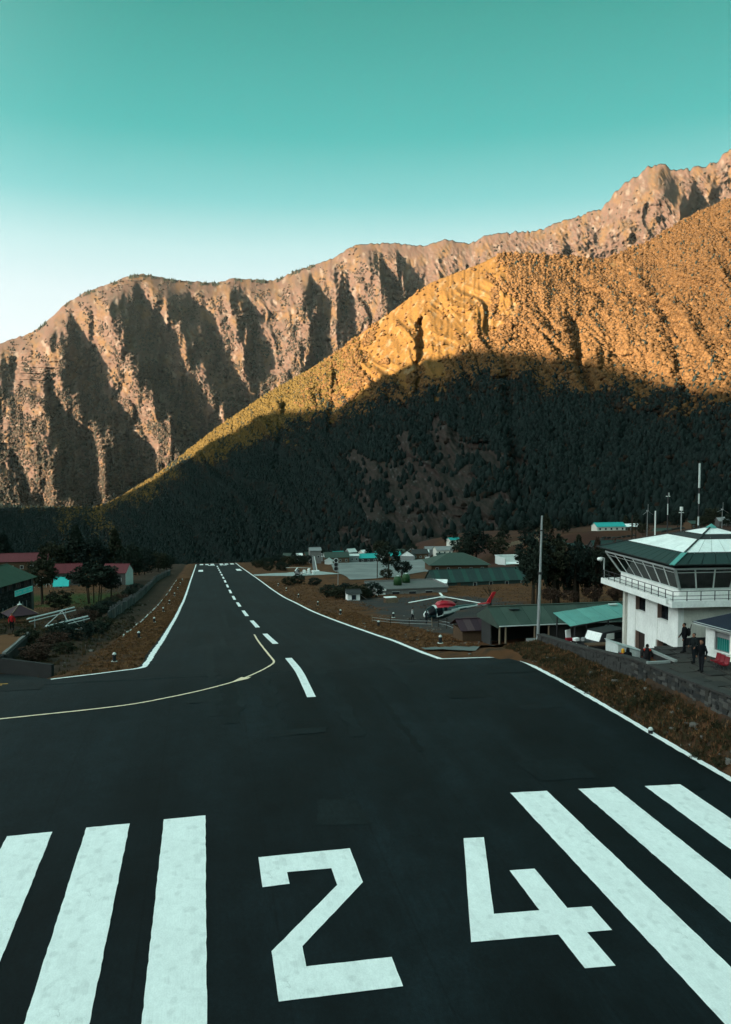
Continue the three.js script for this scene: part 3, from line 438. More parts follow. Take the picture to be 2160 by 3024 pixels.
// ---------- control tower ----------
{
  const t = thing('control_tower', 'white airfield control tower with slanted windows and striped hipped roof', 'control tower', [30.95, 0, -49], -.061);
  const L = 8.3, W = 11, u = (a, b) => -(a + b) / 2;
  // left wall: pilasters and panels with recessed window bays between
  const seg = (u0, u1, y0, y1, x0 = 0, d = .4) => bx(d, y1 - y0, u1 - u0, x0 + d / 2, (y0 + y1) / 2, u(u0, u1));
  part(t, 'wall', [seg(0, 1.32, 2.42, 5.38), seg(2.88, 4.62, 2.42, 5.38), seg(6.2, 7.45, 2.42, 5.38), seg(1.32, 2.88, 2.42, 3.95, .05, .35), seg(4.62, 6.2, 2.42, 3.95, .05, .35), seg(1.32, 2.88, 5.36, 5.38), seg(3.0, 4.62, -.6, 2.42), seg(6.2, 7.45, -.6, 2.42), seg(7.45, L, -.6, 5.38, .3)], M.white);
  part(t, 'wall', [bx(W, 5.0, .35, W / 2 + .41, 2.88, -.2), bx(W, 6, .35, W / 2, 2.38, -L + .2), bx(.3, 6, L, W - .2, 2.38, -L / 2)], M.wall2).userData.label = 'grey rendered wall facing the terrace';
  part(t, 'plinth', bx(3.2, .5, .12, 2.0, TERRACE + .22, .06), M.dark);
  for (const [a, b] of [[1.32, 2.88], [4.62, 6.2]]) {
    const w = part(t, 'window', bx(.06, 1.4, b - a - .04, .32, 4.66, u(a, b)), M.glass);
    part(w, 'frame', [seg(b - .06, b - .003, 3.97, 5.355, .03, .27), seg(a + .06, b - .06, 5.28, 5.355, .2, .1), seg(a + .003, a + .06, 3.97, 5.355, .2, .1)], M.reveal);
    part(w, 'sill', bx(.5, .07, b - a - .02, .22, 3.93, u(a, b)), M.white);
  }
  const door = part(t, 'door', bx(.07, 2.9, 1.5, .32, .95, u(4.64, 6.18)), M.doorBrown = mat(.028, .019, .016, .7)); part(door, 'frame', seg(6.1, 6.18, -.5, 2.4, .05, .4), M.reveal);
  part(t, 'opening_reveal', seg(2.85, 2.93, -.5, 2.4, .06, .4), M.reveal);
  part(t, 'wall', seg(0, 1.3, 1.2, 2.42, .3), M.dark);
  // deck
  const D0 = -.9, D1 = 10.2, DX = 12.6;
  part(t, 'deck', bx(DX + .95, .42, D1 - D0, DX / 2 - .47, 5.565, u(D0, D1)), M.white);
  const rail = part(t, 'railing', [beam([-.85, 6.42, .82], [DX, 6.42, .82], .04), beam([-.85, 6.12, .82], [DX, 6.12, .82], .03), beam([-.85, 5.88, .82], [DX, 5.88, .82], .03), beam([-.85, 6.42, .84], [-.85, 6.42, -D1 + .1], .04), beam([-.85, 6.12, .82], [-.85, 6.12, -D1 + .1], .03), beam([-.85, 5.88, .82], [-.85, 5.88, -D1 + .1], .03)], M.iron);
  for (let x = -.85; x < DX; x += .98) part(rail, 'post', M.postGeo ??= bx(.045, .68, .045), M.iron, [x, 6.1, .82]);
  for (let a = -.82 + .98; a < D1; a += .98) part(rail, 'post', M.postGeo, M.iron, [-.85, 6.1, -a]);
  // cab: low wall, panes leaning outwards, mullions
  const cx = 5.4, cz = -5.4, hb = [4.85, 4.5], ht = [5.7, 5.4], y0 = 6.28, y1 = 7.78;
  part(t, 'cab_base', bx(hb[0] * 2, .56, hb[1] * 2, cx, 6.03, cz), M.white);
  part(t, 'console', [bx(hb[0] * 2 - 1.6, .5, .6, cx, 6.5, cz + hb[1] - .9), bx(.6, .5, hb[1] * 2 - 2.6, cx - hb[0] + .9, 6.5, cz - .4)], M.grey); part(t, 'cab_column', bx(.5, 1.8, .5, cx, 7.2, cz), M.cream);
  const corner = (sx, sz, top) => [cx + sx * (top ? ht : hb)[0], top ? y1 : y0, cz + sz * (top ? ht : hb)[1]];
  for (const [A, B, n] of [[[-1, 1], [-1, -1], 7], [[-1, 1], [1, 1], 8], [[1, 1], [1, -1], 7], [[-1, -1], [1, -1], 8]]) {
    const a0 = corner(...A, 0), b0 = corner(...B, 0), a1 = corner(...A, 1), b1 = corner(...B, 1), mix = (p, q, k) => p.map((v, i) => lerp(v, q[i], k));
    for (let i = 0; i < n; i++) part(t, 'pane', slab([mix(a0, b0, (i + .03) / n), mix(a0, b0, (i + .97) / n), mix(a1, b1, (i + .97) / n), mix(a1, b1, (i + .03) / n)], .02), M.tinted);
    for (let i = 0; i <= n; i++) part(t, 'mullion', beam(mix(a0, b0, i / n), mix(a1, b1, i / n), i % n ? .09 : .16), M.pale);
    part(t, 'window_rail', [beam(mix(a1, b1, -.005), mix(a1, b1, 1.005), .12), beam(a0, b0, .1), beam(mix(a0, a1, .82), mix(b0, b1, .82), .05)], M.pale);
    part(t, 'head_band', slab([mix(a1, b1, 0), mix(a1, b1, 1), [mix(a1, b1, 1)[0], 8.1, mix(a1, b1, 1)[2]], [mix(a1, b1, 0)[0], 8.1, mix(a1, b1, 0)[2]]], .04), M.dark);
  }
  // roof: four sides of sheets in four bands
  const lv = [[6.25, 6.0, 8.12], [4.55, 4.45, 8.72], [2.25, 2.2, 9.42], [1.5, 1.45, 9.66], [.05, .05, 10.12]], bm = [M.roofGreen, M.roofWhite, M.roofDark, M.roofWhite];
  const r = rng(8), varied = bm.map((m) => [0, 1, 2].map((k) => { const q = m.clone(); q.color.multiplyScalar([1, .93, .97][k]); return q; }));
  part(t, 'soffit', [bx(12.1, .05, 11.6, cx, 8.05, cz)], M.dark);
  for (let b = 0; b < 4; b++) for (let sd = 0; sd < 4; sd++) {
    const A = lv[b], B = lv[b + 1], n = [12, 9, 5, 6][b], along = (h, k) => { const [hx, hz, y] = h, q = k * 2 - 1; return sd === 0 ? [cx - hx, y, cz - q * hz] : sd === 1 ? [cx + q * hx, y, cz + hz] : sd === 2 ? [cx + hx, y, cz + q * hz] : [cx - q * hx, y, cz - hz]; };
    for (let i = 0; i < n; i++) { const e = .01 * (r() - .5), a = along(A, i / n), c = along(A, (i + 1) / n - .004), d = along(B, (i + 1) / n - .004), f = along(B, i / n); for (const q of [a, c]) q[1] += e - .01; const pts = sd === 0 ? [a, f, d, c] : [a, c, d, f]; part(t, 'roof_sheet', slab(pts, .035), varied[b][Math.floor(r() * 3)]); }
  }
  for (const [sx, sz] of [[-1, 1], [1, 1], [1, -1], [-1, -1]]) { const P = lv.map(([hx, hz, y]) => [cx + sx * hx, y + .035, cz + sz * hz]); part(t, 'hip_cap', beam(P[0], P[1], .34, .05), sx < 0 && sz > 0 ? M.roofSea : M.roofDark); for (let k = 1; k < 4; k++) part(t, 'hip_cap', beam(P[k], P[k + 1], .12, .05), M.roofDark); }
  for (let k = 0; k < 4; k++) { const [hx, hz, y] = lv[k]; part(t, 'lap_strip', [beam([cx - hx, y + .03, cz + hz], [cx + hx, y + .03, cz + hz], .06, .04), beam([cx - hx, y + .03, cz + hz], [cx - hx, y + .03, cz - hz], .06, .04)], M.roofDark); }
  part(t, 'roof_cap', new THREE.ConeGeometry(.45, .3, 8).translate(cx, 10.2, cz), M.roofSea);
  const lamp = part(t, 'floodlight', bx(.3, .3, .22, -1.0, 5.75, .35), M.white); part(lamp, 'bracket', bx(.1, .3, .1, -.85, 5.55, .4), M.iron);
  const post = part(t, 'lamp_post', [bar([-.8, 5.75, -10.0], [-.8, 7.35, -10.0], .05), bar([-.8, 7.35, -10.0], [-1.15, 7.42, -9.9], .04)], M.pale); part(post, 'lamp_head', new THREE.SphereGeometry(.2, 10, 8).scale(1.2, .8, 1).translate(-1.2, 7.28, -9.9), M.white);
}
// antenna rod poles standing on and behind the tower roof
function antenna(name, label, x, s, y0, y1, bands, r, group) {
  const t = thing(name, label, 'antenna', [x, y0, -s], 0, group), n = bands.length, H = y1 - y0; let y = 0;
  bands.forEach(([f, m, k]) => { part(t, 'mast_section', new THREE.CylinderGeometry(r * (k ?? 1), r * (k ?? 1), H * f, 8).translate(0, y + H * f / 2, 0), m); y += H * f; });
  part(t, 'foot', new THREE.CylinderGeometry(r * 2, r * 2.4, .3, 8).translate(0, .1, 0), M.iron); return t;
}
antenna('banded_mast', 'tall black and white banded antenna mast rising behind the tower roof', 79, 120, -8.9, 14.5, [[.57, M.iron, .8], [.06, M.pale], [.09, M.iron, .7], [.07, M.pale], [.04, M.iron, .7], [.17, M.pale, 1.25]], .13, null);
{ const a = antenna('slim_antenna', 'slim dark antenna with white tip fitting left of banded mast', 74.7, 122, -8.5, 9.7, [[.8, M.iron], [.1, M.pale], [.1, M.iron]], .09); part(a, 'crossarm', [bx(.7, .12, .12, 0, 17.6, 0), bx(.15, .6, .15, .1, 17.9, 0)], M.white); }
{ const a = antenna('weather_pole', 'grey pole with boxy white sensor head behind the tower roof', 62, 98, -4.5, 8.5, [[1, M.steel]], .07); part(a, 'sensor_head', [new THREE.CylinderGeometry(.22, .22, .5, 8).translate(0, 13.1, 0), bx(.7, .1, .1, 0, 12.6, 0)], M.white); }
antenna('white_pole', 'plain white pole left of the weather pole above the tower roof', 71.9, 121, -8.6, 6.8, [[1, M.white]], .11);
{ const a = antenna('wind_turbine', 'small three-bladed wind turbine pole beyond the carport trees', 69.9, 120, -8.4, 7, [[1, M.grey]], .06); for (const k of [90, 215, 325]) part(a, 'blade', beam([0, 15.3, .15], [1.05 * Math.cos(k * R), 15.3 + 1.05 * Math.sin(k * R), .15], .09, .03), M.grey); part(a, 'nacelle', bx(.2, .2, .4, 0, 15.3, 0), M.grey); }
{ const a = antenna('wind_turbine', 'small three-bladed wind turbine pole at the right picture edge', 84, 121, -8.4, 7, [[1, M.grey]], .06); for (const k of [90, 200, 330]) part(a, 'blade', beam([0, 15.3, .15], [1.2 * Math.cos(k * R), 15.3 + 1.2 * Math.sin(k * R), .15], .09, .03), M.grey); part(a, 'nacelle', bx(.2, .2, .4, 0, 15.3, 0), M.grey); }
['nearest the turquoise carport', 'second from the carport', 'third from the carport'].forEach((w, i) => { const x = [66.8, 68.4, 70.6][i], a = antenna('utility_pole', 'dark wooden utility pole with crossarm, ' + w, x, 118 + i * 4, -8.4, [5.2, 6.1, 5.4][i], [[1, M.trunk]], .1, 'utility poles behind the tower'); part(a, 'crossarm', [bx(1.3, .1, .1, 0, 13.2, 0), bx(.9, .08, .08, 0, 12.6, 0)], M.trunk); });
// ---------- side building at the right edge ----------
{
  const t = thing('terminal_hut', 'small white building with dark hipped roof beside the terrace', 'building', [31.15, TERRACE, -46.2], .13);
  part(t, 'wall', [bx(.25, 1.95, .75, .12, .97, .37), bx(.25, .5, 1.3, .12, .25, 1.4), bx(.25, .3, 1.3, .12, 1.82, 1.4), bx(.25, 1.95, 1.15, .12, .97, 2.62)], M.white);
  part(t, 'wall', bx(7, 1.95, .25, 3.75, .97, .14), M.white);
  part(t, 'wall', bx(.25, 1.95, 3.5, .14, .97, 5.9), M.white);
  const w = part(t, 'window', bx(.06, 1.18, 1.28, .2, 1.08, 1.4), new THREE.MeshPhysicalMaterial({ color: RGB(.01, .16, .14), roughness: .08, clearcoat: .7 }));
  part(w, 'frame', [bx(.14, 1.2, .07, .12, 1.08, .79), bx(.14, 1.2, .07, .12, 1.08, 2.02), bx(.12, .06, 1.26, .12, 1.36, 1.4), bx(.1, .3, 1.2, .17, 1.54, 1.4), bx(.14, .06, 1.26, .12, .5, 1.4)], M.grey); part(w, 'sill', bx(.34, .06, 1.4, .06, .47, 1.4), M.white);
  for (let k = 0; k < 6; k++) part(w, 'window_bar', bx(.02, .8, .02, .1, .92, .95 + k * .18), M.roofSea);
  const d = part(t, 'door', bx(.08, 1.95, .95, .14, .97, 3.68), mat(.012, .03, .06, .5)); part(d, 'handle', bx(.05, .05, .12, .06, .95, 3.35), M.steel);
  part(t, 'eave_board', [beam([-.42, 1.98, -.65], [-.42, 1.98, 8], .06, .16), beam([-.42, 1.98, -.62], [8, 1.98, -.62], .06, .16)], M.pale);
  const r = rng(3); const e = [-.5, 2.02, -.7];
  for (let k = 0; k < 9; k++) { const z0 = -.7 + k * .98, z1 = z0 + .96; part(t, 'roof_sheet', slab([[-.5, 2.02, z0], [-.5, 2.02, z1], [3.2, 3.35, Math.max(z1, 2)], [3.2, 3.35, Math.max(z0, 1.9)]], .04), M.roofBlue); }
  for (let k = 0; k < 8; k++) { const x0 = -.5 + k * .95; part(t, 'roof_sheet', slab([[x0, 2.025, -.7], [Math.min(3.2, x0 + (3.7 * (k ? 1 : 1))), 3.35, 1.95], [Math.min(3.2, x0 + 3.7) + .9, 3.35, 1.95], [x0 + .93, 2.025, -.7]], .04), M.roofBlue); }
  const v = part(t, 'roof_vent', [bx(.85, .08, .7, 1.75, 3.95, 1.5), bx(.85, .1, .7, 1.75, 2.85, 1.5)], M.iron); for (let k = 0; k < 5; k++) { part(v, 'vent_bar', bx(.05, 1.05, .05, 1.38 + k * .18, 3.4, 1.8), M.pale); part(v, 'vent_bar', bx(.05, 1.05, .05, 1.38, 3.4, 1.2 + k * .14), M.pale); }
}
// red waiting chairs against the white wall
for (let k = 0; k < 3; k++) {
  const t = thing('red_chair', 'red moulded seat of the waiting bench, ' + ['farthest from the camera', 'the middle one', 'nearest the dark door'][k], 'chair', [29.9 - k * .04, TERRACE + .03, -43.35 + k * .47], .1, 'red seats on the terrace');
  const q = new THREE.Shape(); q.moveTo(-.26, .46); q.quadraticCurveTo(-.05, .36, .16, .42); q.quadraticCurveTo(.22, .5, .3, .9); q.lineTo(.35, .9); q.quadraticCurveTo(.28, .42, .2, .36); q.quadraticCurveTo(0, .3, -.26, .41);
  part(t, 'shell', new THREE.ExtrudeGeometry(q, { depth: .36, bevelSize: .025, bevelThickness: .025, bevelSegments: 2 }).translate(0, 0, -.18), M.red);
  part(t, 'frame', [beam([0, .34, -.28], [0, .34, .28], .05), bar([-.2, 0, -.18], [-.02, .34, -.1], .02), bar([.2, 0, -.18], [.02, .34, -.1], .02), bar([-.2, 0, .18], [-.02, .34, .1], .02), bar([.2, 0, .18], [.02, .34, .1], .02)], M.iron); t.scale.setScalar(.84);
}
// pale metal stair cover behind the wall
{
  const t = thing('stair_cover', 'pale metal lean-to cover beside the tower steps behind the stone wall', 'shed', [26.75, 1.4, -49.2]);
  { const q = new THREE.Shape(); q.moveTo(0, 0); q.lineTo(2.2, 0); q.lineTo(2.2, .72); q.lineTo(0, 1.42); part(t, 'body', metreUV(new THREE.ExtrudeGeometry(q, { depth: 1.7, bevelEnabled: false }).translate(0, 0, -1.7)), M.pale); }
  for (let k = 0; k < 3; k++) part(t, 'lid_sheet', slab([[-.06 + k * .76, 1.5 - k * .24, .06], [.68 + k * .76, 1.265 - k * .24, .06], [.68 + k * .76, 1.265 - k * .24, -1.75], [-.06 + k * .76, 1.5 - k * .24, -1.75]], .04), M.coverLid ??= mat(.42, .47, .46, .6));
  part(t, 'hinge', [bx(.05, .16, .05, .05, .9, .03), bx(.05, .16, .05, .05, .45, .03)], M.iron);
}

// ---------- yard behind the wall: mast, carport, long shed ----------
const gy = (x, s) => ground(x, s);
{
  const t = thing('steel_mast', 'tall slender grey steel mast at the end of the stone wall', 'mast', [26.75, -.6, -62.4]); t.rotation.z = -.02;
  part(t, 'pole', [bar([0, 0, 0], [0, 6.4, 0], .14, .11, 10), bar([0, 6.4, 0], [0, 11.1, 0], .095, .07, 10)], M.steel);
  part(t, 'joint_collar', [new THREE.CylinderGeometry(.17, .17, .2, 10).translate(0, 6.4, 0), new THREE.CylinderGeometry(.12, .12, .12, 10).translate(0, 9.9, 0)], M.iron);
  part(t, 'concrete_base', bx(1.0, 1.2, .9, -.35, .35, 0), M.concrete);
}
{
  const t = thing('carport', 'open carport with a turquoise sheet roof beside the tower', 'carport', [0, 0, 0]);
  const A = [28.5, 2.3, -63.4], B = [36.3, 2.3, -66.8], C = [35.6, 2.06, -62.4], D = [28.0, 2.06, -59.0], mix = (p, q, k) => p.map((v, i) => lerp(v, q[i], k)), r = rng(44);
  for (let k = 0; k < 9; k++) part(t, 'roof_sheet', slab([mix(D, C, k / 9), mix(D, C, (k + .985) / 9), mix(A, B, (k + .985) / 9), mix(A, B, k / 9)].map((p) => [p[0], p[1] + (k % 2) * .012, p[2]]), .03), k % 3 ? M.roofSea : M.roofSeaB ??= mat(.115, .34, .305, .5));
  part(t, 'fascia', beam([D[0], D[1] - .06, D[2]], [C[0], C[1] - .06, C[2]], .05, .1), M.iron);
  for (const p of [mix(D, C, .06), mix(D, C, .55), mix(D, C, .82), mix(A, B, .06), mix(A, B, .5), mix(A, B, .95)]) part(t, 'post', bar([p[0], gy(p[0], -p[2]) - .1, p[2]], [p[0], p[1] - .05, p[2]], .06), M.iron);
  part(t, 'brace', [beam([mix(D, C, .6)[0], .2, mix(D, C, .6)[2]], [mix(D, C, .8)[0], 1.4, mix(D, C, .8)[2]], .06)], M.iron);
  const v = part(t, 'roof_patch', bx(.7, .06, .5, 35.1, 2.4, -65.6), M.pale);
}
{
  const t = thing('dark_jeep', 'dark parked jeep with windscreen painted white like reflected sky under the turquoise carport', 'vehicle', [30.4, gy(30.4, 58.6), -58.6], .35);
  const s = new THREE.Shape(); s.moveTo(-2, .5); s.lineTo(-2, .98); s.lineTo(-1.0, 1.08); s.lineTo(-.62, 1.78); s.lineTo(1.85, 1.82); s.lineTo(2, 1.0); s.lineTo(2, .5);
  part(t, 'body', metreUV(new THREE.ExtrudeGeometry(s, { depth: 1.6, bevelSize: .05, bevelThickness: .05, bevelSegments: 2 }).translate(0, 0, -.8)), M.dark);
  part(t, 'windscreen', slab([[-1.02, 1.12, .74], [-.68, 1.74, .74], [-.68, 1.74, -.74], [-1.02, 1.12, -.74]], -.03), M.roofWhite);  // opaque white stands in for sky reflected in the glass
  part(t, 'side_window', slab([[-.45, 1.2, .87], [.5, 1.2, .87], [.5, 1.68, .87], [-.3, 1.68, .87]], .02), M.pale); part(t, 'side_window', slab([[.65, 1.2, .87], [1.7, 1.2, .87], [1.66, 1.68, .87], [.65, 1.68, .87]], .02), M.glass);
  for (const [x, z] of [[-1.3, .8], [1.3, .8], [-1.3, -.8], [1.3, -.8]]) { const w = part(t, 'wheel', new THREE.CylinderGeometry(.38, .38, .22, 16).rotateX(Math.PI / 2).translate(x, .38, z), M.dark); part(w, 'rim', new THREE.CylinderGeometry(.2, .2, .24, 12).rotateX(Math.PI / 2).translate(x, .38, z), M.steel); }
  for (const z of [-.6, .6]) part(t, 'headlight', new THREE.CylinderGeometry(.1, .1, .05, 12).rotateZ(Math.PI / 2).translate(-2.06, .82, z), M.pale);
  part(t, 'bumper', bx(.15, .18, 1.7, -2.1, .55, 0), M.iron);
}
{ const t = single('leaning_sheet', slab([[28.15, 1.5, -60.2], [28.75, 1.5, -60.6], [28.6, .4, -60.0], [28.0, .4, -59.6]].reverse(), .04), M.roofWhite, 'bright white board leaning at the left end of the carport', 'board'); }
{ const t = single('water_drum', new THREE.CylinderGeometry(.38, .38, 1.0, 16).translate(33.2, gy(33.2, 62.6) + 1.4, -62.6), M.grey, 'grey drum standing under the turquoise carport roof', 'drum'); }
{ const t = thing('pipe_rack', 'rack of pale pipes and poles at the right of the carport', 'rack', [33.4, gy(33.4, 60.4), -60.4], -.25); part(t, 'frame', [bar([-1.3, 0, 0], [-1.3, 1.5, 0], .05), bar([1.3, 0, 0], [1.3, 1.5, 0], .05), beam([-1.3, .6, 0], [1.3, .6, 0], .06), beam([-1.3, 1.1, 0], [1.3, 1.1, 0], .06)], M.iron); const r = rng(4); for (let k = 0; k < 9; k++) part(t, 'pipe', bar([-1.7 + r() * .3, .66 + (k % 3) * .5 * .45 + r() * .3, (r() - .5) * .3], [1.6 + r() * .3, .66 + (k % 3) * .22 + r() * .4, (r() - .5) * .3], .035), k % 2 ? M.pale : M.steel); }
['red', 'white', 'grey'].forEach((c, i) => single('tool_bundle', bx(.5 - i * .05, .22, .3, 27.6 + i * .5, gy(27.6 + i * .5, 58.4 - i * .2) + 1.2, -58.4 + i * .2, .4 * i), [M.red, M.roofWhite, M.grey][i], c + ' bundle lying beside the jeep behind the stone wall', 'bundle'));
{ const t = single('bench_table', [bx(2.4, .1, .8, 29.3, gy(29.3, 56.4) + 1.0, -56.4), bx(.1, 1, .1, 28.3, gy(29.3, 56.4) + .5, -56.4), bx(.1, 1, .1, 30.3, gy(29.3, 56.4) + .5, -56.4)], M.wood, 'dark wooden bench table in the yard between jeep and wall', 'table'); }
function gable(t, x0, x1, e0, e1, ye, yr, m, n, fix = 'roof_sheet', over = .25) {   // two slopes of roof sheets, ridge along x
  const zr = (e0 + e1) / 2;
  for (let k = 0; k < n; k++) { const a = lerp(x0 - over, x1 + over, k / n), b = lerp(x0 - over, x1 + over, (k + .985) / n), mm = Array.isArray(m) ? m[k % m.length] : m; const dy = (k % 2) * .012; part(t, fix, slab([[a, ye + dy, e0 + over], [b, ye + dy, e0 + over], [b, yr + dy, zr], [a, yr + dy, zr]], .04), mm); part(t, fix, slab([[a, yr + dy, zr], [b, yr + dy, zr], [b, ye + dy, e1 - over], [a, ye + dy, e1 - over]], .04), mm); }
  part(t, 'ridge_cap', bx(x1 - x0 + 2 * over, .06, .25, (x0 + x1) / 2, yr + .03, zr), Array.isArray(m) ? m[0] : m);
}
{
  const t = thing('long_green_shed', 'long low shed with an olive green sheet roof behind the mast', 'shed', [24.9, -1.2, -66.1]);
  const olive = [M.roofOlive, mat(.047, .068, .055, .6), mat(.037, .055, .045, .65)];
  gable(t, 0, 13, 0, -5.2, 2.05, 3.2, olive, 13);
  part(t, 'wall', [bx(12.8, 2.3, .15, 6.5, .7, -5), bx(.15, 2.3, 5, 12.9, .7, -2.5), bx(8.4, 2.2, .15, 8.7, .7, -.25), bx(.12, 2.2, 2.4, .15, .7, -3.9)], M.roofDark);
  for (const x of [-.1, .45, 3.1, 4.4]) part(t, 'post', bar([x, -.3, .1], [x, 2.0, .1], .09, .08, 7), M.woodPale);
  part(t, 'gutter', beam([-.2, 2.0, .28], [13.2, 2.0, .28], .08), M.pale); part(t, 'gable_board', [slab([[-.28, 2.0, .2], [-.28, 3.15, -2.6], [-.28, 2.0, -5.4], [-.28, 1.8, -5.4], [-.28, 1.8, .2]], .05)], M.roofOlive);
  part(t, 'roof_hatch', bx(.9, .05, .35, 2.0, 3.05, -1.9), M.iron);
}
{
  const t = thing('plum_shed', 'small shed with a rusty plum corrugated roof near the helicopter', 'shed', [23.3, gy(24.5, 73) - .1, -71.9]);
  const base = -t.position.y, pl = [M.roofPlum, mat(.07, .04, .045, .6), mat(.035, .018, .026, .75)];
  gable(t, .1, 3.9, 0, -3.1, base - .75, base + .05, pl, 6); part(t, 'wall', [bx(3.7, base - .8, .1, 2, (base - .8) / 2, -.15), bx(3.7, base - .8, .1, 2, (base - .8) / 2, -3), bx(.1, base - .8, 2.8, .2, (base - .8) / 2, -1.55), bx(.1, base - .8, 2.8, 3.8, (base - .8) / 2, -1.55)], M.wood);
}
// post and rail fence between the runway verge and the helicopter stand
{
  const t = thing('rail_fence', 'weathered post and wire fence along the edge of the helicopter stand', 'fence'), P = [[21.5, 104], [22.9, 99.5], [24.3, 95.5], [26.2, 92], [27.3, 93.1], [26.6, 87.5], [26.2, 83.5], [25.8, 79.8], [24.6, 78.6], [25.7, 76.9], [27.2, 75.5]];
  P.forEach(([x, s], i) => part(t, 'post', bar([x, gy(x, s) - .1, -s], [x + .05 * (i % 3 - 1), gy(x, s) + 1.05 + .15 * (i % 2), -s], .05, .045), i % 3 ? M.trunk : M.woodPale));
  const r = []; P.forEach(([x, s], i) => { if (i && i !== 4) { const [a, b] = P[i - 1]; r.push(bar([a, gy(a, b) + .75, -b], [x, gy(x, s) + .75, -s], .018, .018, 4), bar([a, gy(a, b) + .4, -b], [x, gy(x, s) + .4, -s], .018, .018, 4)); } }); part(t, 'wire', r, M.steel);
}
// pale taxi strip joining the runway corner
{ const lo = table([[18.2, 65.9], [20.7, 64.6], [24.3, 62.2], [26.2, 63.0]]), hi = table([[18.2, 67.3], [20.7, 67.0], [24.3, 66.3], [26.2, 66.3]]); const g = grid(20, 8, (i, j) => { const x = lerp(18.2, 26, i / 19), s = lerp(lo(x) + .12 * n2(x * 2, 3), hi(x) + .12 * n2(x * 2, 9), j / 7); return V(x, ground(x, s) + .17, s); }); structure('path', g, mat(.12, .14, .135, .95)); }

// ---------- helicopters ----------
function loft(st, nA, fn) {                                     // stations [x, yc, ry, rz] joined by rings
  const g = grid(nA + 1, st.length, (i, j) => { const [x, yc, ry, rz] = st[j], a = i / nA * 2 * Math.PI, p = 2.4, c = Math.cos(a), s = Math.sin(a); return new THREE.Vector3(x, yc + ry * Math.sign(s) * Math.pow(Math.abs(s), 2 / p), rz * Math.sign(c) * Math.pow(Math.abs(c), 2 / p)); }, fn); return g;
}
function stationsOf(key, n) { const f = [1, 2, 3].map((k) => smoothTable(key.map((q) => [q[0], q[k]]))), a = key[0][0], b = key.at(-1)[0]; return Array.from({ length: n }, (_, i) => { const x = a + (b - a) * i / (n - 1); return [x, f[0](x), f[1](x), f[2](x)]; }); }
const POD = [[0, .92, .06, .06], [.12, .95, .25, .25], [.4, 1.0, .46, .5], [.9, 1.16, .7, .76], [1.6, 1.3, .9, .92], [2.6, 1.34, .95, .95], [3.4, 1.36, .88, .9], [4.2, 1.4, .66, .68], [4.9, 1.5, .42, .42], [5.4, 1.56, .34, .33]], BOOM = [[5.3, 1.55, .35, .34], [7, 1.66, .27, .26], [9.4, 1.82, .17, .16], [10.2, 1.88, .13, .12]];
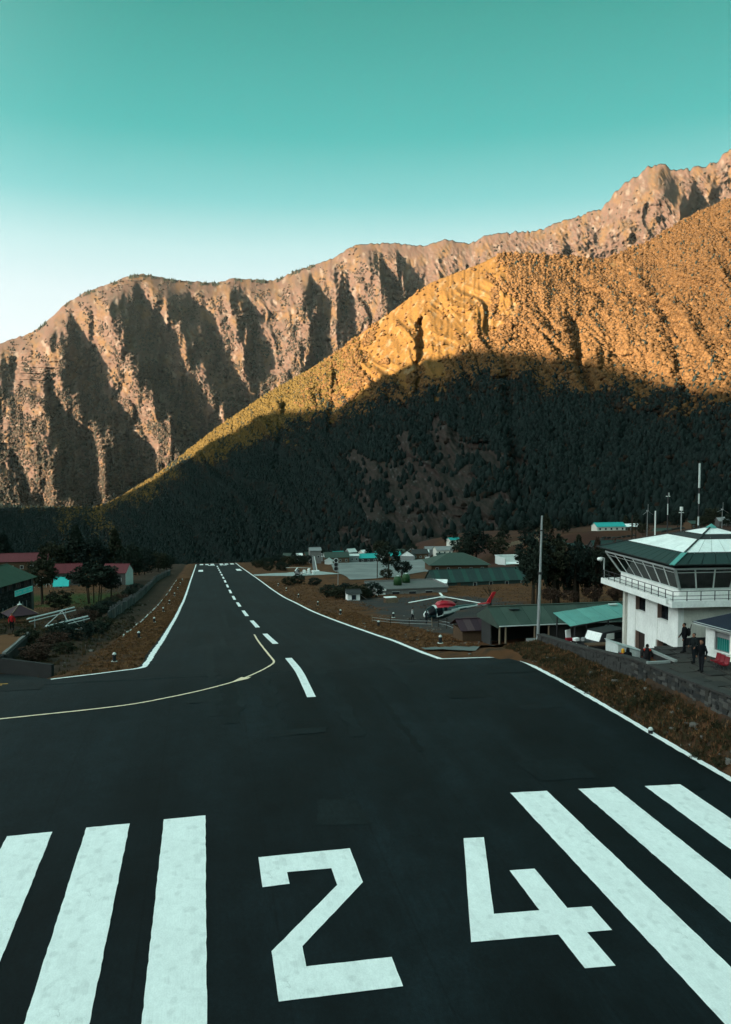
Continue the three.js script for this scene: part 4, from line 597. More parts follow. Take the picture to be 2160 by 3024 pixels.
function helicopter(label, pos, turn, livery, rotorTurn) {
  const t = thing('helicopter', label, 'helicopter', pos, turn), { low, band, top, tail, far } = livery, vc = new THREE.MeshPhysicalMaterial({ vertexColors: true, roughness: .3, clearcoat: .5 });
  part(t, 'fuselage', loft(stationsOf(POD, 60), 40, (i, j, p) => p.y > 1.92 && p.x > 1.7 ? top : p.x < .42 && p.y > .7 ? band : p.y > 1.9 && p.x < 1.7 ? band : p.y > 1.0 + .1 * (p.x - 2.6) && p.y < 1.42 + .1 * (p.x - 2.6) && p.x > 2.5 ? band : p.x > 4.6 && p.y > 1.5 ? low : low), vc);
  const boom = part(t, 'tail_boom', loft(stationsOf(BOOM, 30), 24, (i, j, p) => { const m = 1.55 + .068 * (p.x - 5.3); return p.x > 8.1 + (p.y - m) * 1.2 ? (p.y > m - .06 ? tail : band) : p.y > m + .12 ? low : p.y > m - .1 ? band : low; }), vc);
  const gl = (x0, x1, a0, a1) => { const st = stationsOf(POD, 60).filter(([x]) => x >= x0 && x <= x1); return grid(17, st.length, (i, j) => { const [x, yc, ry, rz] = st[j], a = lerp(a0, a1, i / 16), q = 2 / 2.4, c = Math.cos(a), s = Math.sin(a), k = 1.012; return new THREE.Vector3(x, yc + k * ry * Math.sign(s) * Math.pow(Math.abs(s), q), k * rz * Math.sign(c) * Math.pow(Math.abs(c), q)); }); };
  part(t, 'windscreen', gl(.5, 1.45, -.15, Math.PI + .15), M.glass);
  for (const z of [1, -1]) {
    const b = z > 0 ? [-.35, .62] : [Math.PI - .62, Math.PI + .35];
    const d = part(t, 'door', gl(1.55, 2.45, ...b), M.glass); part(d, 'frame', [[1.55, .78, 1.55, 1.7], [2.42, .95, 2.45, 1.85], [1.55, .78, 2.42, .95], [1.6, 1.72, 2.45, 1.85]].map(([x, y, x2, y2]) => { const zz = (yy) => z * (.95 - Math.max(0, yy - 1.35) * .35); return beam([x, y, zz(y)], [x2, y2, zz(y2)], .06); }), M.roofWhite);
    part(t, 'rear_window', gl(2.6, 3.2, ...(z > 0 ? [.1, .6] : [Math.PI - .6, Math.PI - .1])), M.glass);
    part(t, 'skid', [bar([.3, .1, z * 1.05], [.0, .3, z * 1.05], .05), bar([.3, .1, z * 1.05], [3.9, .1, z * 1.05], .05), bar([1.3, .1, z * 1.05], [1.5, .62, z * .55], .04), bar([3.2, .1, z * 1.05], [3.0, .62, z * .55], .04)], M.dark);
  }
  const cowl = part(t, 'engine_cowling', loft(stationsOf([[1.9, 2.2, .12, .4], [2.3, 2.3, .34, .55], [3.2, 2.36, .42, .58], [4.1, 2.28, .34, .46], [4.7, 2.1, .22, .3]], 24), 24, () => top), vc); part(cowl, 'exhaust', bar([4.4, 2.3, 0], [5.0, 2.45, 0], .18, .18, 12), M.dark);
  part(t, 'rotor_mast', bar([2.9, 2.5, 0], [2.9, 3.2, 0], .09), M.iron);
  const hub = part(t, 'rotor_hub', new THREE.CylinderGeometry(.32, .4, .18, 12).translate(2.9, 3.22, 0), M.pale);
  for (let k = 0; k < 3; k++) { const a = rotorTurn + k * 2.0944, d = [Math.cos(a), Math.sin(a)], pts = [0, .35, .7, 1].map((f) => [2.9 + d[0] * (.35 + 5 * f), 3.25 - .36 * f, d[1] * (.35 + 5 * f)]), b = []; for (let q = 0; q < 3; q++) b.push(beam(pts[q], pts[q + 1], .3, .04)); part(t, 'rotor_blade', b, M.roofWhite); }
  const fin = part(t, 'tail_fin', slab([[9.5, 1.75, .05], [10.3, 1.8, .05], [11.25, 3.35, .05], [10.75, 3.4, .05]], .1), plain(...tail, .4)); part(fin, 'lower_fin', slab([[9.9, 1.7, .05], [10.3, 1.75, .05], [10.5, .8, .05], [10.2, .8, .05]], .1), plain(...far, .4));
  part(t, 'stabiliser', bx(.55, .06, 2.5, 8.6, 1.8, 0), plain(...low, .4)); part(t, 'tail_rotor', [bx(.09, 1.7, .03, 10.35, 1.95, .3), bar([10.35, 1.9, 0], [10.35, 1.9, .32], .05)], M.iron);
  return t;
}
helicopter('red, white and dark teal helicopter parked on the gravel stand', [28.3, gy(31, 105) + .02, -103.6], .22, { low: [.008, .03, .034], band: [.62, .66, .64], top: [.45, .012, .03], tail: [.42, .014, .02], far: [.02, .02, .02] }, 3.05);
helicopter('distant dark helicopter seen nose-on beside white sacks beyond the runway', [33.0, hs(300) + .05, -299], -1.45, { low: [.014, .016, .018], band: [.05, .05, .05], top: [.02, .022, .025], tail: [.3, .3, .3], far: [.02, .02, .02] }, .4);
// white things by the far helicopter
[[36.6, 303, 1.8], [38.6, 306, 2.2], [35.5, 297, 1.1], [39.8, 302, 1.0]].forEach(([x, s, h], i) => { const t = thing('sack_stack', 'stack of white sacks by the distant helicopter, ' + ['tallest but one', 'tallest', 'lowest on the left', 'low one on the right'][i], 'sacks', [x, hs(s), -s], .3 * i, 'white sacks'); for (let k = 0; k < Math.round(h / .36); k++) part(t, 'sack', new THREE.SphereGeometry(.62, 10, 6).scale(1, .36, .7), M.roofWhite, [(k % 2) * .25, .2 + k * .36, 0]); });
{ const t = thing('leaning_board', 'tall slanted white frame standing at the end of the pale apron', 'frame', [43.5, hs(330), -330]); part(t, 'panel', slab([[0, 0, 0], [1.7, 0, 0], [.6, 6.2, -.6], [-.4, 6.2, -.6]], .15), M.grey); part(t, 'rail', [beam([1.7, 0, .05], [.6, 6.2, -.5], .5, .2)], M.roofWhite); part(t, 'foot', bx(3, .5, 2, 1, .2, 0), M.roofWhite); }
{ const g = slab([[18.4, hs(304) + .12, -304], [33, hs(292) + .14, -292], [50, hs(300) + .14, -300], [46, hs(330) + .12, -330], [32, hs(326) + .12, -326], [18.4, hs(314) + .12, -314]], .1, [0, 1, 0]); structure('taxiway', g, mat(.3, .34, .33, .9)); }

// ---------- village ----------
const panes = plain(.02, .025, .03, .15);
function house(name, label, x, s, y, w, d, h, rh, o = {}) {
  const g0 = gy(x, s) - .15; if (y > g0) { h += y - g0; y = g0; }
  const t = thing(name, label, o.category ?? 'house', [x, y, -s], o.turn ?? 0, o.group), wm = o.wall ?? M.wall2, rm = o.roof ?? M.roofGreen, n = o.sheets ?? Math.max(3, Math.round(w / 1.6)), over = o.over ?? .4;
  part(t, 'wall', bx(w, h + .6, d, 0, h / 2 - .3, 0), wm);
  if (o.hip) { const k = Math.min(w, d) / 2 * .95, q = [[-w / 2 - over, h, d / 2 + over], [w / 2 + over, h, d / 2 + over], [w / 2 + over, h, -d / 2 - over], [-w / 2 - over, h, -d / 2 - over]], r0 = [-w / 2 + k, h + rh, 0], r1 = [w / 2 - k, h + rh, 0]; part(t, 'roof_slope', slab([q[0], q[1], r1, r0], .1), rm); part(t, 'roof_slope', slab([q[1], q[2], r1], .1), rm); part(t, 'roof_slope', slab([q[2], q[3], r0, r1], .1), rm); part(t, 'roof_slope', slab([q[3], q[0], r0], .1), rm); }
  else { gable(t, -w / 2, w / 2, d / 2, -d / 2, h, h + rh, rm, n, 'roof_sheet', over); part(t, 'gable_wall', [slab([[-w / 2, h - .02, d / 2], [-w / 2, h + rh - .05, 0], [-w / 2, h - .02, -d / 2]], -.12), slab([[w / 2, h - .02, -d / 2], [w / 2, h + rh - .05, 0], [w / 2, h - .02, d / 2]], -.12)], o.gableMat ?? wm); }
  const nw = o.windows ?? Math.max(1, Math.round(w / 3)); for (let f = 0; f < (o.floors ?? 1); f++) for (let k = 0; k < nw; k++) { const px = -w / 2 + w * (k + .5) / nw, py = h / (o.floors ?? 1) * (f + .55); if (o.door === k && !f) { const dd = part(t, 'door', bx(.95, 1.9, .08, px, .95, d / 2 + .02), M.wood); continue; } const wn = part(t, 'window', bx(.9, 1, .08, px, py, d / 2 + .01), panes); part(wn, 'frame', [bx(1.06, .08, .12, px, py + .54, d / 2 + .02), bx(1.06, .08, .12, px, py - .54, d / 2 + .02), bx(.08, 1, .12, px - .49, py, d / 2 + .02), bx(.08, 1, .12, px + .49, py, d / 2 + .02)], o.trim ?? M.pale); }
  for (const k of o.sideWindows ?? []) part(t, 'window', bx(.08, 1, .9, -w / 2 - .01, h * .55, k), panes);
  return t;
}
house('village_hut', 'small pale hut with a grey roof at the far left of the village', 59, 440, -36.6, 6, 6, 2.9, 1.5, { roof: M.grey, wall: M.concrete });
house('village_house', 'dark green roofed house with white gable end behind the apron', 70, 436, -40, 13, 9, 2.9, 2.6, { roof: M.roofOlive, wall: M.wood, gableMat: M.roofWhite });
house('village_hut', 'tiny pale gabled hut at the left corner of the apron', 63.8, 421, -38.9, 2.6, 4, 1.6, 1.3, { roof: M.pale, wall: M.pale, windows: 1, turn: 1.3 });
house('village_house', 'low house with bright turquoise roof behind the apron', 88.5, 441, -40.2, 10, 6, 1.6, 2.3, { roof: M.roofTeal, wall: M.roofDark });
house('village_shed', 'pale roofed shed beside the bright turquoise house', 80.5, 440, -39.4, 5, 4, 2.2, 1.0, { roof: M.pale, wall: M.grey });
house('village_house', 'small house with white triangular gable right of the round tree', 111, 440, -40.5, 4.2, 8, 2.6, 2.7, { roof: M.roofDark, wall: M.grey, gableMat: M.roofWhite, turn: Math.PI / 2 - .35 });
house('village_house', 'teal roofed cottage behind the white gabled house', 105, 446, -40.5, 6, 6, 2.2, 2.2, { roof: M.roofTeal, wall: M.roofDark });
house('village_house', 'dark roofed house to the right of the white gabled house', 119, 446, -40.5, 9, 8, 3.2, 2.2, { roof: M.roofDark, wall: M.wood });
{ const t = house('village_lodge', 'two-storey lodge with white balcony railings at the village edge', 131.5, 441, -40.3, 9, 8, 5.2, 1.9, { roof: M.grey, wall: M.wall2, floors: 2 }); part(t, 'balcony', [bx(9.2, .12, 1.2, 0, 2.7, 4.6)], M.wood); for (let k = 0; k < 10; k++) part(t, 'baluster', bx(.2, .8, .1, -4.4 + k * .97, 3.1, 5.1), M.roofWhite); }
house('green_hall', 'large dark green hipped hall behind the long green barn', 97.5, 309, -28.6, 22, 17, 3.4, 3.8, { roof: M.roofOlive, wall: M.wood, hip: true, windows: 5, over: 1.1, turn: -.12 });
house('green_barn', 'very long dark green barn beside the brown field', 74, 214, -19.4, 28, 7, 1.6, 3.1, { roof: [M.roofGreen, M.roofGreenB = mat(.022, .062, .052, .65), M.roofGreen], wall: M.roofGreen, windows: 6, turn: .06, sheets: 22, door: 1 });
{ const t = thing('white_courtyard', 'bright white walled courtyard behind the trees by the barn', 'courtyard', [132.5, -31, -337]); part(t, 'paving', bx(11.5, .5, 12, 0, .7, 0), M.roofWhite); for (const [x, z, w, d] of [[0, -6, 12, .4], [-5.8, 0, .4, 12], [5.8, 0, .4, 12]]) part(t, 'wall', bx(w, 3.6, d, x, 2.2, z), M.pale); part(t, 'coping', [bx(12.4, .2, .7, 0, 4.05, -6), bx(.7, .2, 12, 5.8, 4.06, .3)], M.roofWhite); }
{ const t = thing('panel_fence', 'pale panel fence on the slope left of the mast', 'fence'); for (let k = 0; k < 11; k++) { const x = 138.5 + k * 1.55, s = 361, y = gy(x, s); part(t, 'fence_panel', bx(1.45, 1.7, .08, x, y + .9, -s), M.woodPale); part(t, 'post', bx(.1, 2.0, .12, x - .77, y + .9, -s), M.wood); } }
house('long_teal_house', 'long low house with a bright teal roof above the brown field', 190.5, 362, -18.6, 14.5, 6, 2.0, 1.9, { roof: M.roofTeal, wall: M.wall2 });
house('white_roof_hut', 'hut with a white roof beside the long teal house', 203.5, 366, -18.8, 8.5, 5, 1.6, 1.3, { roof: M.roofWhite, wall: M.wood });
house('olive_house', 'dull olive roofed shed right of the long teal house', 213, 352, -21.2, 9, 6, 1.8, 2.4, { roof: M.roofOlive, wall: M.roofOlive });
house('green_house', 'small dark green roofed house among trees left of the tower roof', 127, 266, -19.9, 5.5, 5, 4.4, 1.6, { roof: M.roofGreen, wall: M.wood });
house('green_house', 'larger dark green roofed house directly left of the tower roof', 139, 265, -20.2, 11.5, 7, 4.2, 3.0, { roof: M.roofGreen, wall: M.roofDark });
{
  const t = thing('flat_roof_block', 'low concrete block with flat roof and white striped end', 'building', [47, -16.6, -188], .04);
  part(t, 'wall', bx(17, 1.9, 11, 0, .9, 0), M.concrete); part(t, 'roof_slab', bx(17.6, .25, 11.6, 0, 1.98, 0), M.concreteB = mat(.12, .125, .12, .95));
  part(t, 'parapet', [bx(17.6, .35, .25, 0, 2.28, -5.65), bx(.25, .35, 11, 8.65, 2.28, 0)], M.concrete); part(t, 'white_band', [bx(2.4, .45, .1, -7.6, 1.95, 5.87)], M.roofWhite); part(t, 'white_band', [bx(2.2, .5, .1, -7.6, .95, 5.56)], M.roofWhite);
  for (const x of [-4, 0, 4]) { const w = part(t, 'window', bx(1.6, .9, .08, x, .9, 5.52), panes); part(w, 'frame', bx(1.8, .08, .12, x, 1.4, 5.55), M.pale); }
}
[[44.9, 187.5, 'left'], [47.8, 191, 'right']].forEach(([x, s, w]) => { const t = thing('water_tank', w + ' green rounded water tank on the flat concrete roof', 'tank', [x, -14.5, -s], 0, 'green water tanks'); part(t, 'shell', new THREE.LatheGeometry([[0, 2.15], [.35, 2.13], [.7, 1.95], [.95, 1.6], [1, 1.2], [1, 0], [0, 0]].map(([a, b]) => new THREE.Vector2(a, b)).reverse(), 20), mat(.02, .06, .02, .5)); part(t, 'lid', new THREE.CylinderGeometry(.3, .34, .14, 14).translate(0, 2.17, 0), M.pale); });
{ const t = house('white_hut', 'little white hut beside dark bushes at the edge of the stand', 29.8, 164, -13.8, 2.5, 2.6, 1.7, .7, { roof: M.roofDark, wall: M.white, windows: 1 }); part(t, 'ramp', slab([[1.3, 1.4, 1.2], [3.4, -.1, 1.2], [3.4, -.1, -1.2], [1.3, 1.4, -1.2]], .1), M.iron); }
{ const t = thing('wooden_crate', 'wooden crate with a white sheet on top at the back of the stand', 'crate', [35.7, gy(35.7, 155), -155], .15); part(t, 'box', bx(2.5, 1.0, 1.4, 0, .5, 0), M.wood); for (let k = 0; k < 4; k++) part(t, 'slat', bx(2.56, .16, .06, 0, .15 + k * .24, .72), M.woodPale); part(t, 'cover_sheet', bx(2.3, .12, 1.3, -.1, 1.1, 0), M.roofWhite); }
{ const t = thing('signal_pole', 'signal pole with three stacked dark discs beside the apron', 'signal', [38, hs(233), -233]); part(t, 'pole', bar([0, 0, 0], [0, 7.6, 0], .1), M.steel); for (let k = 0; k < 3; k++) { const d = part(t, 'disc', new THREE.CylinderGeometry(.62, .62, .2, 18).rotateX(Math.PI / 2).translate(-.6, 7.1 - k * 1.2, .1), M.dark); part(d, 'rim', new THREE.TorusGeometry(.62, .1, 6, 18).translate(-.6, 7.1 - k * 1.2, .2), k ? M.grey : M.pale); } part(t, 'bracket', bx(.7, .1, .1, -.3, 6.5, 0), M.steel); }
single('utility_pole', bar([55.4, hs(260), -260], [55.4, hs(260) + 8.3, -260], .16, .12, 7), M.trunk, 'tall wooden pole left of the round crowned tree', 'pole');
// ---------- runway edge lights ----------
{
  const ord = ['nearest', 'second', 'third', 'fourth', 'fifth', 'sixth', 'seventh', 'eighth', 'ninth', 'tenth'];
  const make = (x, s, label, k = 1) => { const t = thing('edge_light', label, 'edge light', [x, gy(x, s) - .02, -s], 0, 'runway edge lights'); part(t, 'base', new THREE.CylinderGeometry(.22, .24, .06, 10).translate(0, .04, 0), M.pale); part(t, 'stem', new THREE.CylinderGeometry(.13, .13, .48, 10).translate(0, .3, 0), M.dark); part(t, 'cap', new THREE.SphereGeometry(.14, 10, 6, 0, 6.3, 0, 1.7).translate(0, .55, 0), M.pale); t.scale.setScalar(k); };
  [68.8, 94, 122.6, 149.4, 175.9, 206, 232.3, 256.5, 279.8].forEach((s, i) => make(-7.3, s, ord[i] + ' white-capped edge light along the left grass verge', 1.15));
  [71, 97.8, 126.4, 152.6, 185, 213, 236.5].forEach((s, i) => make(21, s, ord[i] + ' edge light along the right verge beyond the taxi strip', 1.15));
  make(23.95, 40.3, 'white-capped edge light beside the line below the stone wall', 1); make(26.2, 112, 'lone white-capped light at the corner of the helicopter stand', 1.1);
}

{ const t = thing('apron_wall', 'low white wall along the back of the pale village apron', 'wall'); for (let k = 0; k < 14; k++) { const a = k / 14, b = (k + .97) / 14, P = (q) => { const s = lerp(464, 441, q), x = lerp(68, 124, q); return [x, gy(x, s) + .3, -s]; }, p = P(a), q = P(b); part(t, 'wall_panel', slab([p, q, [q[0], q[1] + 1, q[2]], [p[0], p[1] + 1, p[2]]], .3), M.pale); } }

// more of the village: small huts and walls between the larger roofs
[['grey stone hut with a rusty roof left of the dark green house', 52, 452, 5, 4, 2.2, 1.2, M.roofPlum, M.stone[2]], ['low hut with a white roof behind the turquoise house', 96, 458, 6, 5, 2.4, 1.2, M.roofWhite, M.grey], ['dark hut between the teal cottage and the white gable', 101, 431, 4, 4, 2, 1.1, M.roofDark, M.wood], ['pale hut with green roof at the right of the apron wall', 127.5, 430, 5, 4.5, 2.2, 1.2, M.roofGreen, M.pale], ['two-windowed hut with a blue roof behind the lodge', 141, 452, 6, 5, 3, 1.3, M.roofTeal, M.wall2], ['grey hut with a pale roof above the lodge', 126, 462, 6, 5, 3.5, 1.4, M.pale, M.grey], ['stone hut on the slope below the panel fence', 146, 345, 5, 4, 2.2, 1.2, M.roofDark, M.stone[2]], ['rusty roofed hut beside the white courtyard', 144, 330, 5, 5, 2.2, 1.3, M.roofPlum, M.wood], ['small white walled hut at the foot of the slope', 160, 350, 4.5, 4, 2.2, 1.1, M.roofOlive, M.white], ['olive hut right of the olive roofed shed', 224, 345, 6, 5, 2.2, 1.3, M.roofOlive, M.wood], ['stone hut among trees behind the banded mast', 236, 338, 7, 5, 2.4, 1.5, M.grey, M.stone[2]], ['grey roofed hut far up behind the tower', 246, 352, 7, 5, 2.4, 1.5, M.pale, M.stone[2]], ['low white shed behind the flat concrete block', 60, 205, 4, 3, 1.6, .7, M.roofWhite, M.grey]]
  .forEach(([label, x, s, w, d, h, rh, roof, wall]) => house('village_hut', label, x, s, gy(x, s) + .1, w, d, h, rh, { roof, wall, windows: 2, turn: ((x * 7) % 10) / 14 - .35 }));
for (let k = 0; k < 4; k++) { const x0 = [150, 168, 182, 206][k], s0 = [352, 345, 350, 340][k]; const t = thing('terrace_wall', 'dry stone field wall below the teal house, ' + ['first', 'second', 'third', 'fourth'][k] + ' from the left', 'wall', [0, 0, 0], 0, 'dry stone field walls'); for (let q = 0; q < 7; q++) { const x = x0 + q * 2.1, s = s0 + q * .7 * (k % 2 ? 1 : -1); part(t, 'wall_stones', bx(2.2, .9, .6, x, gy(x, s) + .35, -s, .3), M.stone[q % 4]); } }

{ const r = rng(303), roofs = [M.pale, M.roofOlive, M.roofTeal, M.grey, M.roofDark, M.roofWhite], walls = [M.wall2, M.wood, M.grey, M.stone[2]]; for (let k = 0; k < 14; k++) { const x = 46 + k * 6.4 + 3 * r(), s = 466 + 22 * r(); house('village_cottage', 'small cottage in the back row of the village', x, s, gy(x, s) + 1.5 * r(), 3.5 + 3 * r(), 4, 2 + 1.2 * r(), 1 + r(), { roof: roofs[Math.floor(r() * 6)], wall: walls[Math.floor(r() * 4)], windows: 2, turn: (r() - .5) * 1.2, group: 'back row of village cottages' }); } }

// ---------- left of the runway ----------
const { FontLoader } = await import('three/addons/loaders/FontLoader.js'); const { TextGeometry } = await import('three/addons/geometries/TextGeometry.js');
const font = await new FontLoader().loadAsync('fonts/droid/droid_sans_bold.typeface.json');
{
  const th = 73.2 * R, cxs = -39.5, cs = 143.4;
  const stoneWall = mat(.085, .088, .088, .95, { bumpMap: rep(bumpTex, .6), bumpScale: .12, map: tex(256, (u, v) => { const row = Math.floor(v * 14), q = u * 9 + (row % 2) * .5 + .2 * Math.sin(row * 7), c = Math.floor(q), e = Math.min(q - c, c + 1 - q, (v * 14 - row) * .8, (row + 1 - v * 14) * .8); return .62 + .22 * tn(u, v, 26, 4) + .24 * (((c * 37 + row * 91) % 17) / 17 - .4) - .25 * sst(.09, .02, e); }, true, .16) });
  const t = house('stone_lodge', 'stone lodge with dark green roof and turquoise sign at the left', cxs, cs, -12.9, 29, 10, 6.8, 2.3, { turn: th, roof: M.roofOliveB = mat(.024, .05, .032, .7), wall: stoneWall, category: 'building', windows: 0, sheets: 18, over: .7 });
  part(t, 'corner_pier', bx(.8, 6.7, .3, 14.1, 3.3, 5.05), M.stone[2]);
  for (const x of [12.2, 9.4, 6.6, 3.8]) { const w = part(t, 'window', bx(1.5, 1.1, .1, x, 6.1, 5.03), panes); part(w, 'frame', [bx(.12, 1.2, .14, x - .8, 6.1, 5.04), bx(.12, 1.2, .14, x + .8, 6.1, 5.04)], M.stone[2]); }
  for (const x of [11.5, 8.2, 5, 1.5]) { const w = part(t, 'window', bx(1.2, 1.7, .1, x, 2.1, 5.03), panes); part(w, 'frame', [bx(.1, 1.8, .14, x - .65, 2.1, 5.04), bx(.1, 1.8, .14, x + .65, 2.1, 5.04)], M.grey); }
  const sg = thing('banner_sign', 'long turquoise sign with pale lettering on the stone lodge wall', 'sign', [-34.75 + Math.cos(th) * 11 + Math.sin(th) * .25, -8.05, -142 - Math.sin(th) * 11 + Math.cos(th) * .25], th);
  part(sg, 'board', bx(6, .95, .08, 0, 0, 0), plain(.04, .68, .63, .5)); part(sg, 'border', [bx(6.1, .07, .1, 0, .47, .01), bx(6.1, .07, .1, 0, -.47, .01), bx(.07, .95, .1, -3, 0, .01), bx(.07, .95, .1, 3, 0, .01)], plain(.55, .85, .82));
  const r = rng(6), lets = []; for (let k = 0; k < 19; k++) { const x = -2.55 + k * .28; if (k === 7 || k === 14) continue; const h = .3 + .12 * r(); lets.push(bx(.05, h, .02, x, 0, .06)); if (r() < .7) lets.push(bx(.16, .06, .02, x + .08, (r() - .5) * h, .06)); if (r() < .5) lets.push(bx(.05, h, .02, x + .16, 0, .06)); } part(sg, 'lettering', lets, plain(.55, .78, .76));
}
{ const t = thing('gazebo', 'gazebo with a plum pyramid roof in front of the stone lodge', 'gazebo', [-28.4, -9.9, -135], .5); const e = [[-2.2, 1.0, -2.2], [2.2, 1.0, -2.2], [2.2, 1.0, 2.2], [-2.2, 1.0, 2.2]]; for (let k = 0; k < 4; k++) { part(t, 'roof_slope', slab([e[(k + 1) % 4], e[k], [0, 2.4, 0]], .06), M.roofPlum); part(t, 'hip_rib', beam([e[k][0], 1.04, e[k][2]], [0, 2.44, 0], .08), M.woodPale); part(t, 'post', bar([e[k][0] * .85, -.6, e[k][2] * .85], [e[k][0] * .85, 1.1, e[k][2] * .85], .08), M.wood); } part(t, 'finial', new THREE.LatheGeometry([[.35, 2.36], [.3, 2.48], [.1, 2.55], [.06, 2.85], [0, 2.95]].map((q) => new THREE.Vector2(...q)), 10), M.pale); }
house('red_roof_lodge', 'long lodge with a dark red roof at the left picture edge', -59.5, 292, -23.6, 15.5, 9, 5.0, 2.4, { roof: M.roofRed, wall: M.wood, floors: 2 });
{
  const t = house('red_roof_house', 'red roofed house with white letters on its roof', -43, 277, -25, 7.8, 7, 4.0, 2.7, { roof: M.roofRed, wall: M.stone[2] });
  const g = new TextGeometry('IA VI', { font, size: 1.25, depth: .05, curveSegments: 3 }); g.rotateX(-Math.PI / 2 + Math.atan(2.7 / 3.5)); g.translate(-.9, 4.75, 2.75); part(t, 'roof_lettering', g, plain(.6, .55, .56)); part(t, 'roof_weight', [bx(.7, .2, .4, -2.2, 6.75, 0), bx(.9, .25, .4, .5, 6.78, 0)], M.pale);
}
{ const t = house('red_roof_house', 'red roofed stone house with a pale gable end near the runway', -26.8, 267, -24.6, 7.2, 7.5, 4.6, 2.5, { roof: M.roofRed, wall: M.stone[2], gableMat: M.pale, turn: -.22 }); part(t, 'end_wall', bx(.12, 4.6, 7.3, 3.66, 2.3, 0), M.pale); }
{ const t = house('turquoise_shed', 'small shed with a turquoise roof carrying two dark round marks', -43, 263.5, -24.0, 4, 4.4, .6, 2.6, { roof: plain(.02, .40, .38, .5), wall: M.grey, windows: 1, over: .3 }); for (const [x, z, q] of [[.3, 1.15, .42], [.35, 1.95, .33]]) part(t, 'roof_mark', new THREE.CylinderGeometry(q, q, .05, 16).rotateX(Math.atan(2.6 / 2.2)).translate(x, .6 + (2.2 - z) * 2.6 / 2.2 + .06, z), M.dark); }
for (let k = 0; k < 5; k++) single('drying_rack', [bx(1.3, .5, .06, -52.2 + k * 1.75, hs(263) + 1.0, -263), bx(.07, 1.4, .07, -52.8 + k * 1.75, hs(263) + .5, -263), bx(.07, 1.4, .07, -51.6 + k * 1.75, hs(263) + .5, -263)], k % 2 ? M.pale : plain(.03, .3, .28), ['first', 'second', 'third', 'fourth', 'fifth'][k] + ' small hanging panel left of the turquoise shed', 'panel', 'hanging panels');
// bare steel frame of a shed
{
  const t = thing('shed_skeleton', 'bare pale steel shed frame on the left bank', 'frame'), A = [-23.3, -6.15, -115], B = [-18.3, -6.0, -122], C = [-18.2, -4.35, -100], D = [-14.4, -4.5, -106.5], mix = (p, q, k) => p.map((v, i) => lerp(v, q[i], k));
  part(t, 'roof_rail', [beam(A, B, .16), beam([A[0] + .3, A[1] - .35, A[2] + .2], [B[0] + .2, B[1] - .35, B[2] + .2], .1)], M.steel2 = plain(.62, .68, .68, .35, { metalness: .3 }));
  part(t, 'roof_rail', [beam(C, D, .15), beam([C[0] + .3, C[1] - .3, C[2] + .1], [D[0] + .2, D[1] - .28, D[2] + .1], .1)], M.steel2);
  for (const p of [mix(A, B, .15), mix(A, B, .8), mix(C, D, .4), mix(C, D, .9)]) part(t, 'post', beam([p[0], gy(p[0], -p[2]) - .2, p[2]], p, .1), M.steel);
  part(t, 'brace', beam(mix(C, D, -.02), mix(A, B, .75), .09), M.steel); part(t, 'brace', beam(mix(A, B, .72), mix(C, D, .5), .07), M.steel); part(t, 'brace', beam(mix(C, D, .62), [D[0] - .3, gy(D[0], 105) + .15, D[2] + 1], .09), M.steel); part(t, 'ground_beam', beam([C[0] + 1.2, gy(-17, 101) + .25, -101.5], [D[0] + .1, gy(-14.5, 104) + .2, -105], .12), M.steel);
}
// platform with a dark retaining face, and the low wall in front of it
{
  const t = thing('earth_platform', 'low earth covered platform with a dark retaining side at the left', 'platform'), y = (s) => hs(s) + 1.25;
  part(t, 'retaining_wall', [slab([[-15.2, y(66.7), -66.5], [-18.3, y(91), -91], [-18.3, hs(91) - .6, -91], [-15.2, hs(66.7) - .6, -66.5]], .3), slab([[-15.2, hs(66.5) + 1.25, -66.5], [-15.2, hs(66.5) - .5, -66.5], [-30, hs(66.5) - .5, -66.5], [-30, hs(66.5) + 1.25, -66.5]], .3)], M.stone[1]);
  const g = grid(16, 24, (i, j) => { const s = lerp(66.6, 91, j / 23), x = lerp(-34, lerp(-15.35, -18.4, j / 23), i / 15); return V(x, y(s) - .02 + .09 * fbm(n2, x * .7, s * .7, 3), s); }); part(t, 'earth_cover', g, mat(.11, .05, .022, 1)); part(t, 'edge_coping', beam([-15.25, y(66.6) + .05, -66.6], [-18.3, y(91) + .05, -90.9], .28, .14), M.concrete);
}
single('kerb_wall', [beam([-30, .35, -64.4], [-15.1, -.35, -65.0], .3, 1.3), beam([-15.1, -.4, -65.0], [-11.0, -.5, -62.6], .3, 1.1)], M.stone[1], 'dark low kerb wall at the back of the left apron', 'wall');
// concrete panel wall along the left side
{
  const t = thing('panel_wall', 'grey concrete panel wall following the runway on the left', 'wall'); let s = 131, k = 0; const pm = [mat(.10, .105, .105, .95), mat(.075, .08, .08, .95), mat(.13, .135, .13, .95)], r = rng(15);
  while (s < 336) { const L = 3.2 + r() * .8, x = -15.5 + .9 * Math.sin(s * .012) + (s > 280 ? (s - 280) * .05 : 0), h = 1.4 + .5 * r(), g = gy(x, s + L / 2); part(t, 'panel', slab([[x, gy(x, s) - .2, -s], [x, gy(x, s + L) - .2, -s - L + .08], [x, gy(x, s + L) + h, -s - L + .08], [x, gy(x, s) + h, -s]], .18, [1, 0, 0]), pm[Math.floor(r() * 3)]); part(t, 'pillar', bx(.28, h + .7, .22, x - .08, g + h / 2, -s - L + .02), pm[1]); s += L; k++; }
}
